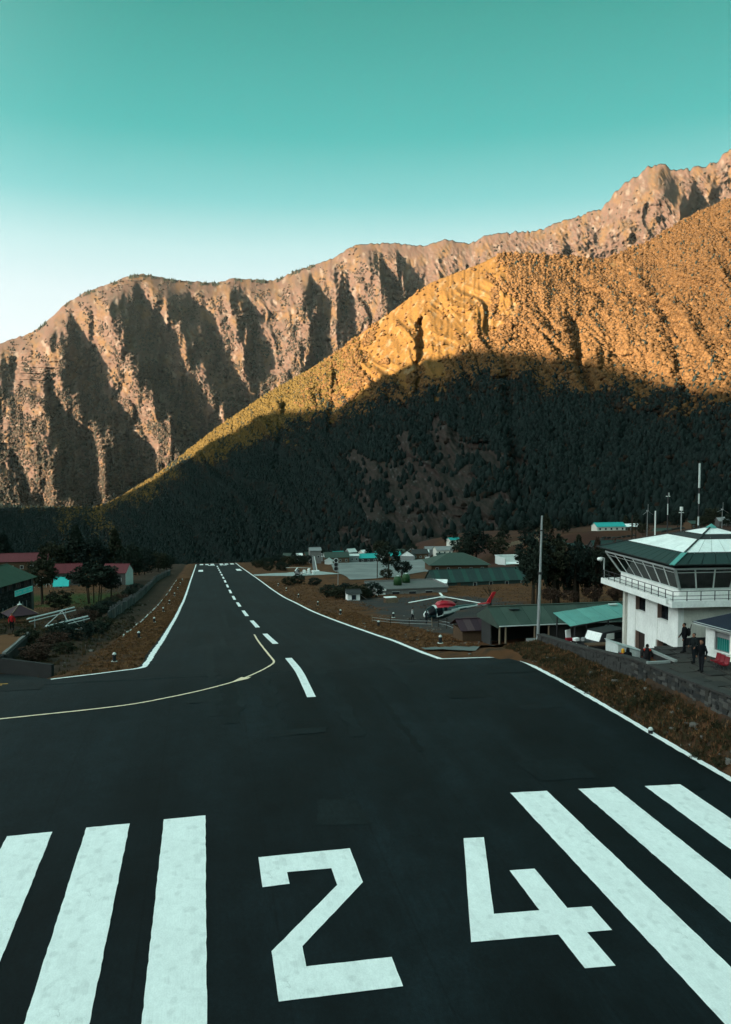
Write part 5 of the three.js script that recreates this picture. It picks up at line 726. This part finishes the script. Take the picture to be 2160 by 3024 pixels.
// broken white drain edging along the left verge
{ const t = thing('drain_edging', 'broken line of white drain edging stones on the left verge', 'edging'); const r = rng(19); let s = 100; while (s < 292) { const L = .7 + r() * 1.8; if (r() < .6) part(t, 'edging_stone', bx(.14, .14, L, 0, 0, 0), r() < .8 ? M.pale : M.concrete, [-9.55 + .05 * Math.sin(s * .09), gy(-9.5, s + L / 2) + .1, -s - L / 2], [Math.atan2(gy(-9.5, s) - gy(-9.5, s + L), L) * -1, (r() - .5) * .1, 0]); s += L + .1 + (r() < .2 ? 1.5 * r() : .1); } }

// ---------- trees ----------
function leafCrown(seed, kind) {                                // many leaf-sized faces gathered in clumps inside a crown of radius 1
  const r = rng(seed), pos = [], nor = [], col = [], N = kind === 'spire' ? 150 : 110, v = new THREE.Vector3();
  for (let c = 0; c < N; c++) {
    const a = r() * 6.283; let q, cr, dirs;
    if (kind === 'spire') { const h = Math.pow(r(), .75), rad = (1 - h) * .95 * (.35 + .65 * Math.sqrt(r())) + .04; q = [Math.cos(a) * rad, h * 2 - 1, Math.sin(a) * rad]; cr = .20 * (1 - h * .55); }
    else { const e = Math.asin(r() * 1.9 - .95), k = (.45 + .55 * Math.cbrt(r())) * (1 + .22 * n3(Math.cos(a) * 1.4 + seed, Math.sin(e) * 1.4, Math.sin(a) * 1.4)); q = [Math.cos(a) * Math.cos(e) * k, Math.sin(e) * k * (kind === 'flat' ? .62 : .95), Math.sin(a) * Math.cos(e) * k]; cr = .17 + .09 * r(); }
    const tone = .75 + .5 * r();
    for (let l = 0; l < 20; l++) {
      const d = new THREE.Vector3(r() - .5, (r() - .5) * .8, r() - .5).normalize().multiplyScalar(cr * Math.cbrt(r())), s = .05 + .06 * r(), o = new THREE.Vector3(...q).add(d), t1 = new THREE.Vector3(r() - .5, (r() - .5) * .7, r() - .5).normalize(), t2 = new THREE.Vector3(r() - .5, r() - .5, r() - .5).cross(t1).normalize();
      const P = [o.clone().addScaledVector(t1, s), o.clone().addScaledVector(t2, s * .6), o.clone().addScaledVector(t1, -s), o.clone().addScaledVector(t2, -s * .6)];
      for (const k of [0, 1, 2, 0, 2, 3]) { pos.push(...P[k].toArray()); col.push(tone, tone, tone); }
    }
  }
  const g = new THREE.BufferGeometry(); g.setAttribute('position', new THREE.BufferAttribute(new Float32Array(pos), 3)); g.setAttribute('color', new THREE.BufferAttribute(new Float32Array(col), 3)); g.computeVertexNormals(); return g;
}
const crowns = { round: [leafCrown(1, 'round'), leafCrown(2, 'round'), leafCrown(5, 'round')], flat: [leafCrown(3, 'flat'), leafCrown(6, 'flat')], spire: [leafCrown(4, 'spire'), leafCrown(7, 'spire'), leafCrown(9, 'spire')] };
const leafMat = (r, g, b) => matte({ color: RGB(r, g, b), vertexColors: true, side: THREE.DoubleSide });
const green = [leafMat(.017, .024, .018), leafMat(.013, .02, .017), leafMat(.024, .027, .017), leafMat(.045, .028, .021)];
let treeSeed = 50;
function tree(name, label, x, s, H, rad, kind, o = {}) {
  const y = o.y ?? gy(x, s), t = thing(name, label, o.category ?? 'tree', [x, y - .1, -s], (treeSeed * 1.7) % 6.28, o.group), r = rng(treeSeed++), cH = o.crown ?? H * .62, cy = H - cH / 2, stems = o.stems ?? 1, tr = [];
  for (let k = 0; k < stems; k++) { const a = r() * 6.28, d = stems > 1 ? rad * .28 : 0, b = [Math.cos(a) * d, 0, Math.sin(a) * d], m = [b[0] * 1.3 + (r() - .5) * .2, cy * .6, b[2] * 1.3 + (r() - .5) * .2], e = [b[0] * 1.8, cy + (kind === 'spire' ? cH * .35 : 0), b[2] * 1.8], w = (o.girth ?? H * .022) / Math.sqrt(stems); tr.push(bar(b, m, w * 1.3, w, 7), bar(m, e, w, w * .35, 7)); for (let q = 0; q < 5; q++) { const f = .45 + .5 * r(), st = m.map((v, i) => lerp(v, e[i], f * .8)), an = r() * 6.28, L = rad * (.5 + .35 * r()); tr.push(bar(st, [st[0] + Math.cos(an) * L, st[1] + L * (kind === 'spire' ? -.1 : .35), st[2] + Math.sin(an) * L], w * .4, w * .12, 5)); } }
  part(t, 'trunk', tr, M.trunk);
  const cs = crowns[kind], c = part(t, 'crown', cs[treeSeed % cs.length], o.mat ?? green[treeSeed % 3], [0, cy, 0], [0, r() * 6.28, 0]); c.scale.set(rad, cH / 2 * (kind === 'flat' ? 1.3 : 1), rad * (.9 + .2 * r())); return t;
}
tree('broadleaf_tree', 'large dark round crowned tree standing at the edge of the apron', 58, 255, 11.4, 3.9, 'round', { crown: 7.2, girth: .2 });
tree('umbrella_tree', 'smaller umbrella shaped tree with two stems by the green tanks', 57.5, 234, 6.6, 2.8, 'flat', { crown: 3.8, stems: 2, girth: .2 });
tree('shrub_tree', 'low bushy tree between the tall pole and the round tree', 56.2, 250, 3.6, 2.0, 'round', { crown: 3.0 });
[[118, 362, 13, 5.2], [125.5, 366, 16.5, 6.2], [131, 352, 12, 4.6]].forEach(([x, s, h, q], i) => tree('broadleaf_tree', ['left', 'tallest middle', 'right'][i] + ' dark tree of the clump before the white courtyard', x, s, h, q, 'round', { crown: h * .75, group: 'trees by the courtyard' }));
{
  const g = [[55.2, 131, 11.0, 2.6, 'round'], [57.4, 134, 13.0, 3.4, 'round'], [59.8, 132.5, 11.8, 2.9, 'round'], [61.6, 135, 12.0, 2.9, 'spire'], [63.4, 132, 11.0, 2.5, 'round'], [65.4, 135, 12.0, 2.5, 'spire'], [67, 131.5, 10.2, 2.4, 'round'], [69, 135, 11.6, 2.6, 'spire'], [71, 132, 10.0, 2.4, 'round'], [73, 135, 11, 2.6, 'round'], [75.2, 133, 10.2, 2.5, 'spire'], [77.5, 134, 10, 2.6, 'round']], w = ['first', 'second', 'third', 'fourth', 'fifth', 'sixth', 'seventh', 'eighth', 'ninth', 'tenth', 'eleventh', 'twelfth'];
  g.forEach(([x, s, h, q, k], i) => tree('grove_tree', w[i] + ' tree from the left in the dark grove behind the sheds', x, s, h, q, k, { crown: h * (k === 'spire' ? .82 : .66), mat: i > 5 && i % 2 ? green[3] : undefined, group: 'grove behind the sheds' }));
  [[57, 128, 3.2], [60, 127, 2.6], [64.5, 127.5, 3], [68.5, 127, 2.8], [72.5, 128, 3]].forEach(([x, s, h], i) => tree('bare_shrub', 'reddish brown shrub at the foot of the grove, ' + w[i] + ' from the left', x, s, h, 1.5, 'round', { crown: h * .7, mat: green[3], stems: 3, group: 'shrubs under the grove', category: 'shrub' }));
}
{ // leafless tree in the brown field
  const t = thing('leafless_tree', 'small leafless tree in the brown field beside the grove', 'tree', [50.5, gy(50.5, 139), -139]), r = rng(61), b = [bar([0, -.1, 0], [0, 1.4, 0], .12, .09)]; for (let k = 0; k < 9; k++) { const a = r() * 6.28, L = 1.2 + r(), m = [Math.cos(a) * L * .5, 1.3 + L * .6, Math.sin(a) * L * .5]; b.push(bar([0, 1.1 + r() * .3, 0], m, .05, .03, 5)); for (let q = 0; q < 3; q++) b.push(bar(m, [m[0] * 1.5 + r() - .5, m[1] + .5 + .5 * r(), m[2] * 1.5 + r() - .5], .025, .01, 4)); } part(t, 'branches', b, M.trunk);
}
tree('pine_tree', 'dark tree with bare trunk on the lawn beside the stone lodge', -35.2, 190, 10.2, 3.4, 'round', { crown: 6.6, girth: .25 });
tree('lawn_tree', 'wide dark tree with several stems in the middle of the lawn', -23.6, 185, 9.2, 4.6, 'flat', { crown: 5.4, stems: 6, girth: .26 });
tree('lawn_tree', 'slender tree right of the wide many-stemmed lawn tree', -20.3, 187, 6.4, 2.2, 'round', { crown: 3.4 });
tree('round_bush', 'round dark bush on the lawn in front of the stone lodge', -28, 167, 3.9, 2.4, 'round', { crown: 3.8, category: 'bush', stems: 3 });
[[-31, 330, 9, 4], [-24, 345, 9, 4.2], [-20, 370, 9, 4], [-17.5, 395, 8, 3.6], [-27, 385, 11, 5]].forEach(([x, s, h, q], i) => tree('verge_tree', ['first', 'second', 'third', 'fourth', 'fifth'][i] + ' dark tree behind the far part of the panel wall', x, s, h, q, 'round', { crown: h * .9, group: 'trees behind the far wall' }));
[[-49, 283, 14, 4.8], [-42, 286, 19, 6.2], [-35.5, 282, 15, 4.8], [-29.5, 286, 17.5, 5.2], [-24, 281, 13, 4.2], [-68, 300, 17, 6]].forEach(([x, s, h, q], i) => tree('dark_conifer', ['leftmost tree of the tall dark group behind the red roofs', 'tallest dark tree behind the lettered red roof', 'dark tree between the two red roofed houses', 'tall dark tree left of the pale gable end', 'rightmost dark tree behind the pale gable end', 'dark tree at the left picture edge behind the long red roof'][i], x, s, h, q, i % 2 ? 'spire' : 'round', { crown: h * .85, group: 'tall trees on the left' }));
{ const r = rng(70), spots = [[24, 236, 2.6], [27.5, 243, 3], [31, 232, 2.4], [31.5, 168, 3.2], [33.6, 171, 2.6], [36.5, 176, 3.4], [28.5, 172, 2.8], [27.5, 180, 3], [33, 190, 2.6], [25, 392, 4], [30, 402, 5], [36, 410, 6], [41, 405, 5], [47, 412, 6], [52, 420, 5], [27, 350, 3], [33, 352, 4]];
  spots.forEach(([x, s, h]) => tree('dark_bush', x > 23 && s > 300 ? 'dark bush in the thicket beyond the far taxiway' : s > 200 ? 'dark bush on the verge in front of the apron' : 'dark bush around the little white hut', x, s, h, h * .75, 'round', { crown: h * .95, category: 'bush', stems: 2, group: s > 300 ? 'thicket beyond the taxiway' : s > 200 ? 'bushes before the apron' : 'bushes by the white hut' }));
  [[95, 470, 9], [104, 478, 11], [122, 474, 9], [140, 455, 10], [146, 430, 9], [152, 400, 10], [158, 385, 9], [163, 372, 11], [170, 368, 8], [178, 380, 9], [205, 372, 8], [215, 380, 9], [226, 360, 10], [238, 350, 9], [66, 468, 8], [50, 462, 7], [196, 340, 6], [232, 330, 7], [243, 335, 8], [220, 332, 6], [252, 345, 9]].forEach(([x, s, h]) => tree('village_tree', 'dark tree scattered among the village roofs below the slope', x, s, h, h * .42, r() < .5 ? 'round' : 'spire', { crown: h * .85, group: 'trees among the village roofs' }));
  [[-17.6, 86, 1.4], [-14.2, 82, 1.7], [-15.8, 95, 1.8], [-13.4, 92, 2.0], [-12.4, 76, 1.2], [-13.8, 71, 1.5], [-12.8, 101, 1.7], [-17.2, 110, 1.8], [-13.6, 116, 1.6], [-17.5, 128, 2], [-17.6, 140, 2.4], [-17.4, 152, 2.4], [-17.8, 166, 2.2], [-17.6, 178, 2.6], [-17.2, 200, 2.6], [-17.5, 215, 3]].forEach(([x, s, h]) => tree('bank_shrub', s > 120 ? 'dark shrub growing behind the grey panel wall' : 'dark scrubby shrub on the left bank', x, s, h, h * .8, 'round', { crown: h, category: 'shrub', stems: 2, mat: green[treeSeed % 4], group: s > 120 ? 'shrubs behind the panel wall' : 'scrub on the left bank' })); }
// ---------- ground cover ----------
{
  const blade = (seed) => { const r = rng(seed), p = []; for (let k = 0; k < 7; k++) { const a = r() * 6.28, o = [(r() - .5) * .3, (r() - .5) * .3], w = .03 + .02 * r(), h = .6 + .5 * r(), l = .25 * (r() - .3); p.push(o[0] - Math.sin(a) * w, 0, o[1] + Math.cos(a) * w, o[0] + Math.sin(a) * w, 0, o[1] - Math.cos(a) * w, o[0] + Math.cos(a) * l * 1.6, h, o[1] + Math.sin(a) * l * 1.6); } const g = new THREE.BufferGeometry(); g.setAttribute('position', new THREE.BufferAttribute(new Float32Array(p), 3)); g.computeVertexNormals(); return g; };
  const put = (name, label, cat, geos, list, mm) => { const root = new THREE.Group(); root.name = numbered(name); scene.add(root); tag(root, label, cat, null, 'stuff'); const m = new THREE.Matrix4(), q = new THREE.Quaternion(), up = new THREE.Vector3(0, 1, 0), r = rng(7); geos.forEach((g, k) => { const mine = list.filter((_, i) => i % geos.length === k), im = new THREE.InstancedMesh(g, mm, mine.length); im.name = cat + '_pieces'; im.userData.kind = 'stuff'; mine.forEach(([x, y, z, w, h, c], i) => { q.setFromAxisAngle(up, r() * 6.28); im.setMatrixAt(i, m.compose(new THREE.Vector3(x, y, z), q, new THREE.Vector3(w, h, w))); im.setColorAt(i, RGB(...c)); }); root.add(im); }); };
  const r = rng(90), gl = [], weeds = [], rocks = [];
  const zone = (n, x0, x1, s0, s1, h0, h1, cols, dens) => { for (let k = 0; k < n; k++) { const x = lerp(x0, x1, r()), s = lerp(s0, s1, r()); if (onPavement(x, s, -.12) || (x > 26.3 && s < 66) || (x > 18 && x < 26.2 && s > 62 && s < 67)) continue; const f = fbm(n2, x * .5, s * .5, 3); if (f < dens) continue; const c = cols[Math.floor(r() * cols.length)], j = .7 + .6 * r(), h = lerp(h0, h1, r()); gl.push([x, gy(x, s) - .02, -s, .5 + .5 * r(), h, c.map((v) => v * j)]); } };
  const straw = [[.12, .058, .026], [.088, .045, .022], [.15, .078, .036], [.065, .038, .02]], weed = [[.045, .038, .02], [.035, .036, .018], [.06, .04, .022]];
  zone(9000, -9.6, -5.1, 61, 150, .06, .2, straw, -.25); zone(5000, -9.6, -5.1, 150, 300, .1, .25, straw, -.2); zone(7000, 18.4, 24, 62, 130, .06, .22, straw, -.2); zone(5000, 18.4, 30, 130, 260, .1, .3, straw, -.1);
  zone(12000, 23.6, 26.35, 24, 62, .08, .3, [...straw, ...weed, ...weed], -.6); zone(6000, -30, -10, 62, 130, .15, .45, [...weed, ...straw.slice(3)], -.05); zone(5000, -40, -16, 130, 250, .12, .3, [...straw, ...weed], 0); zone(5000, 36, 95, 130, 215, .1, .3, straw, -.1);
  put('dry_grass', 'short dry straw grass on the verges and banks', 'grass', [blade(1), blade(2), blade(3)], gl, matte({ side: THREE.DoubleSide }));
  for (let k = 0; k < 420; k++) { const bank = r() < .4, x = bank ? lerp(23.9, 26, r()) : lerp(-27, -9.8, r()), s = bank ? lerp(24, 62, r()) : lerp(62, 175, r()); if (onPavement(x, s, -.1) || fbm(n2b, x * .3, s * .3, 3) < -.1) continue; const w = .25 + .5 * r() * (bank ? .5 : 1), j = .6 + .8 * r(); weeds.push([x, gy(x, s) + .02, -s, w, w * .8, [.026 * j, .026 * j, .014 * j]]); }
  put('weeds', 'low dark weeds on the banks beside the runway', 'weeds', [leafCrown(20, 'flat'), leafCrown(21, 'flat')].map((g) => { const q = g.clone(); const p = q.attributes.position, keep = Math.floor(p.count * .35 / 6) * 6; q.setAttribute('position', new THREE.BufferAttribute(p.array.slice(0, keep * 3), 3)); q.deleteAttribute('color'); q.deleteAttribute('normal'); q.computeVertexNormals(); return q; }), weeds, matte({ side: THREE.DoubleSide }));
  for (let k = 0; k < 700; k++) { const z = r(), [x, s] = z < .35 ? [lerp(23.7, 26, r()), lerp(24, 62, r())] : z < .75 ? [lerp(-20, -8.8, r()), lerp(62, 190, r())] : [lerp(18.5, 29, r()), lerp(62, 120, r())]; if (onPavement(x, s, -.1) || (x > 26 && s < 66)) continue; const w = .06 + .28 * r() * r() * r(), j = .5 + .8 * r(); rocks.push([x, gy(x, s) + .02, -s, w * (1 + r()), w, [.12 * j, .115 * j, .105 * j]]); }
  put('loose_stones', 'scattered loose grey stones on the banks', 'stones', stones.slice(0, 3), rocks, matte({}));
}
// ---------- people ----------
function bodyGeo(bones, lo, hi, res) {                          // tapered capsules blended into one skin; bones: [a, b, ra, rb, colour]
  const size = Math.max(hi[0] - lo[0], hi[1] - lo[1], hi[2] - lo[2]) / 2, c = [0, 1, 2].map((k) => (lo[k] + hi[k]) / 2), mc = new MarchingCubes(res, new THREE.MeshStandardMaterial(), false, false, 60000);
  const Q = bones.map(([a, b, ra, rb, col]) => { const x = b[0] - a[0], y = b[1] - a[1], z = b[2] - a[2]; return { a0: a[0], a1: a[1], a2: a[2], x, y, z, L: x * x + y * y + z * z || 1e-9, ra, rb, col }; });
  const dist = (px, py, pz, q) => { const x = px - q.a0, y = py - q.a1, z = pz - q.a2; let t = (x * q.x + y * q.y + z * q.z) / q.L; t = t < 0 ? 0 : t > 1 ? 1 : t; const u = x - q.x * t, v = y - q.y * t, w = z - q.z * t; return Math.sqrt(u * u + v * v + w * w) - (q.ra + (q.rb - q.ra) * t); };
  const at = (i) => (i - res / 2) / (res / 2) * size, K = .035; let i = 0;
  for (let z = 0; z < res; z++) for (let y = 0; y < res; y++) for (let x = 0; x < res; x++) { const px = at(x) + c[0], py = at(y) + c[1], pz = at(z) + c[2]; let d = 9; for (let n = 0; n < Q.length; n++) { const q = dist(px, py, pz, Q[n]); if (q > d + K) continue; let h = .5 + .5 * (d - q) / K; h = h < 0 ? 0 : h > 1 ? 1 : h; d = d * (1 - h) + q * h - K * h * (1 - h); } mc.field[i++] = -d; }
  mc.isolation = 0; mc.update(); const n = mc.count ?? mc.geometry.drawRange.count, P = mc.positionArray.slice(0, n * 3), N = mc.normalArray.slice(0, n * 3), C = new Float32Array(n * 3);
  for (let k = 0; k < n; k++) { const p = [0, 1, 2].map((j) => P[k * 3 + j] * size + c[j]); p.forEach((v, j) => { P[k * 3 + j] = v; }); let best = 9, col = [0, 0, 0]; for (const b of Q) { const q = dist(p[0], p[1], p[2], b); if (q < best) { best = q; col = b.col; } } C.set(col, k * 3); }
  let g = new THREE.BufferGeometry(); g.setAttribute('position', new THREE.BufferAttribute(P, 3)); g.setAttribute('color', new THREE.BufferAttribute(C, 3)); g = mergeVertices(g, 1e-3); g.computeVertexNormals(); return g;
}
const SKIN = [.20, .10, .065], personMat = matte({ vertexColors: true });
function person(label, x, y, s, turn, o) {
  const { coat, legs = [.012, .013, .016], hair = [.008, .007, .006], shoe = [.01, .01, .01], h = 1.74, arms = [[.32, .86, .02], [-.32, .86, .02]], hood, bend = 0, stride = .08, knee = 0, shoulder } = o, k = h / 1.74, T = (p) => p.map((v) => v * k), B = [];
  const hipY = .92 - knee * .42, add = (a, b, ra, rb, c) => B.push([T(a), T(b), ra * k, rb * k, c]), L = (v) => v - knee * .42;
  add([0, L(.98), 0], [0, L(1.22), bend * .4], .155, .165, coat); add([0, L(1.22), bend * .4], [0, L(1.42), bend], .165, .15, coat); add([-.15, L(1.42), bend], [.15, L(1.42), bend], .085, .085, shoulder ?? coat);
  add([0, L(1.46), bend], [0, L(1.56), bend + .02], .06, .055, SKIN); const hy = L(1.64), hz = bend + .03;
  add([0, hy - .04, hz + .012], [0, hy + .03, hz], .082, .092, SKIN); add([0, hy + .045, hz - .018], [0, hy + .06, hz - .03], .094, .09, hood ?? hair); add([0, hy - .015, hz + .088], [0, hy - .03, hz + .104], .014, .016, SKIN); add([-.09, hy, hz], [-.095, hy - .02, hz], .016, .016, hood ?? SKIN); add([.09, hy, hz], [.095, hy - .02, hz], .016, .016, hood ?? SKIN);
  if (hood) { add([0, hy - .08, hz - .05], [0, hy + .06, hz - .05], .1, .1, hood); add([-.07, hy - .06, hz - .01], [.07, hy - .06, hz - .01], .055, .055, hood); }
  for (const sd of [-1, 1]) {
    const st = sd * stride, kn = [sd * .11, L(.5) * (knee ? .72 : 1) + (knee ? .08 : 0), st * .5 + knee * .42], an = [sd * .12, .1, st + knee * .12];
    add([sd * .09, hipY, 0], kn, .105, .068, legs); add(kn, an, .066, .048, legs); add([an[0], .05, an[2] - .03], [an[0] + sd * .02, .04, an[2] + .16], .05, .04, shoe);
    const hd = arms[sd > 0 ? 0 : 1], sh = [sd * .19, L(1.40), bend], w = [hd[0], L(hd[1]), hd[2] + bend], el = [(sh[0] + w[0]) / 2 + sd * .05, (sh[1] + w[1]) / 2, (sh[2] + w[2]) / 2 - .06];
    add(sh, el, .066, .055, coat); add(el, w, .053, .038, coat); const f = w.map((v, i) => v - el[i]), fl = Math.hypot(...f), u = f.map((v) => v / fl), pm = w.map((v, i) => v + u[i] * .06); add(w, pm, .034, .036, o.glove ?? SKIN);
    for (let q = 0; q < 4; q++) { const off = (q - 1.5) * .019, l = [.065, .075, .07, .055][q]; add([pm[0], pm[1], pm[2] + off], [pm[0] + u[0] * l * .6 - sd * .012, pm[1] + u[1] * l, pm[2] + off + u[2] * l], .009, .008, o.glove ?? SKIN); } add([w[0] - sd * .005, w[1] - .02, w[2] + .03], [w[0] + u[0] * .05 - sd * .02, w[1] + u[1] * .07, w[2] + .06], .01, .009, o.glove ?? SKIN);
  }
  const t = thing('person', label, 'person', [x, y, -s], turn); part(t, 'body', bodyGeo(B, [-.6 * k, -.05, -.6 * k], [.6 * k, 1.9 * k, .6 * k], 76), personMat); return t;
}
const BLK = [.006, .007, .008];
const TY = TERRACE + .03;
{ const p = person('person in black with a backpack standing before the tower wall', 30.1, TY, 46.9, -1.9, { coat: BLK, h: 1.86, arms: [[.3, .88, .12], [-.36, .92, .18]] }); part(p, 'backpack', metreUV(new THREE.SphereGeometry(.2, 12, 10).scale(.95, 1.35, .7).translate(0, 1.32, -.25)), plain(...BLK, .9)); part(p, 'pack_pole', bar([.08, 1.3, -.3], [.2, 1.86, -.36], .025), M.dark); }
person('person in dark jacket with pale headband, middle of the three on the terrace', 29.1, TY, 44.3, -1.4, { coat: [.012, .015, .016], legs: [.008, .011, .013], h: 1.8, hair: [.03, .03, .03], arms: [[.24, 1.0, .16], [-.24, 1.0, .16]], stride: .1 });
person('person in a dark cap and coat standing beside the red chairs', 28.35, TY, 42.4, -1.2, { coat: BLK, h: 1.84, arms: [[.28, .86, .03], [-.28, .86, .03]] });
person('person in black jacket with red shoulders standing in the stairwell', 27.75, 1.42, 47.3, 2.6, { coat: [.014, .013, .014], shoulder: [.36, .03, .015], h: 1.8, glove: [.3, .03, .02], arms: [[.3, 1.0, .1], [-.3, 1.0, .1]] });
person('person in a dark hood sitting low beside the stairwell', 27.05, 1.42, 48.4, 2.9, { coat: BLK, hood: BLK, h: 1.74, knee: 1, bend: .1, arms: [[.22, .9, .25], [-.22, .9, .25]] });
person('person in maroon with yellow hood sitting behind the stone wall', 26.8, 1.3, 48.7, 2.4, { coat: [.11, .014, .014], hood: [.55, .27, .03], h: 1.74, knee: 1, bend: .12, arms: [[.22, .9, .25], [-.22, .9, .25]] });
person('person in a pale vest standing in front of the parked helicopter', 26.8, gy(26.8, 103.5), 103.5, 1.2, { coat: [.3, .31, .3], shoulder: [.02, .02, .024], h: 1.76, stride: .18, arms: [[.3, .86, -.08], [-.3, .9, .15]], glove: [.02, .02, .02] });
person('person in dark clothes beside the nose of the parked helicopter', 27.3, gy(27.3, 98.5), 98.5, 2.2, { coat: [.02, .024, .028], h: 1.74, arms: [[.25, 1.0, .2], [-.28, .9, .1]] });
person('person in a bright red jacket on the mound at the left edge', -20.4, gy(-20.4, 93), 93, .4, { coat: [.42, .02, .025], h: 1.76, arms: [[.3, .86, .05], [-.3, .86, .05]] });
// look-alikes are told apart by their order from the left
{
  const by = {}, ord = ['first', 'second', 'third', 'fourth', 'fifth', 'sixth', 'seventh', 'eighth', 'ninth', 'tenth', 'eleventh', 'twelfth', 'thirteenth', 'fourteenth', 'fifteenth', 'sixteenth', 'seventeenth', 'eighteenth', 'nineteenth', 'twentieth', 'twenty-first', 'twenty-second', 'twenty-third'];
  for (const o of scene.children) if (o.userData.group) (by[o.userData.label] ??= []).push(o);
  for (const list of Object.values(by)) if (list.length > 1) { list.sort((a, b) => a.position.x / -a.position.z - b.position.x / -b.position.z); list.forEach((o, i) => { o.userData.label += ', ' + ord[i] + ' from the left'; }); }
}
shade(scene);
renderer.render(scene, camera);
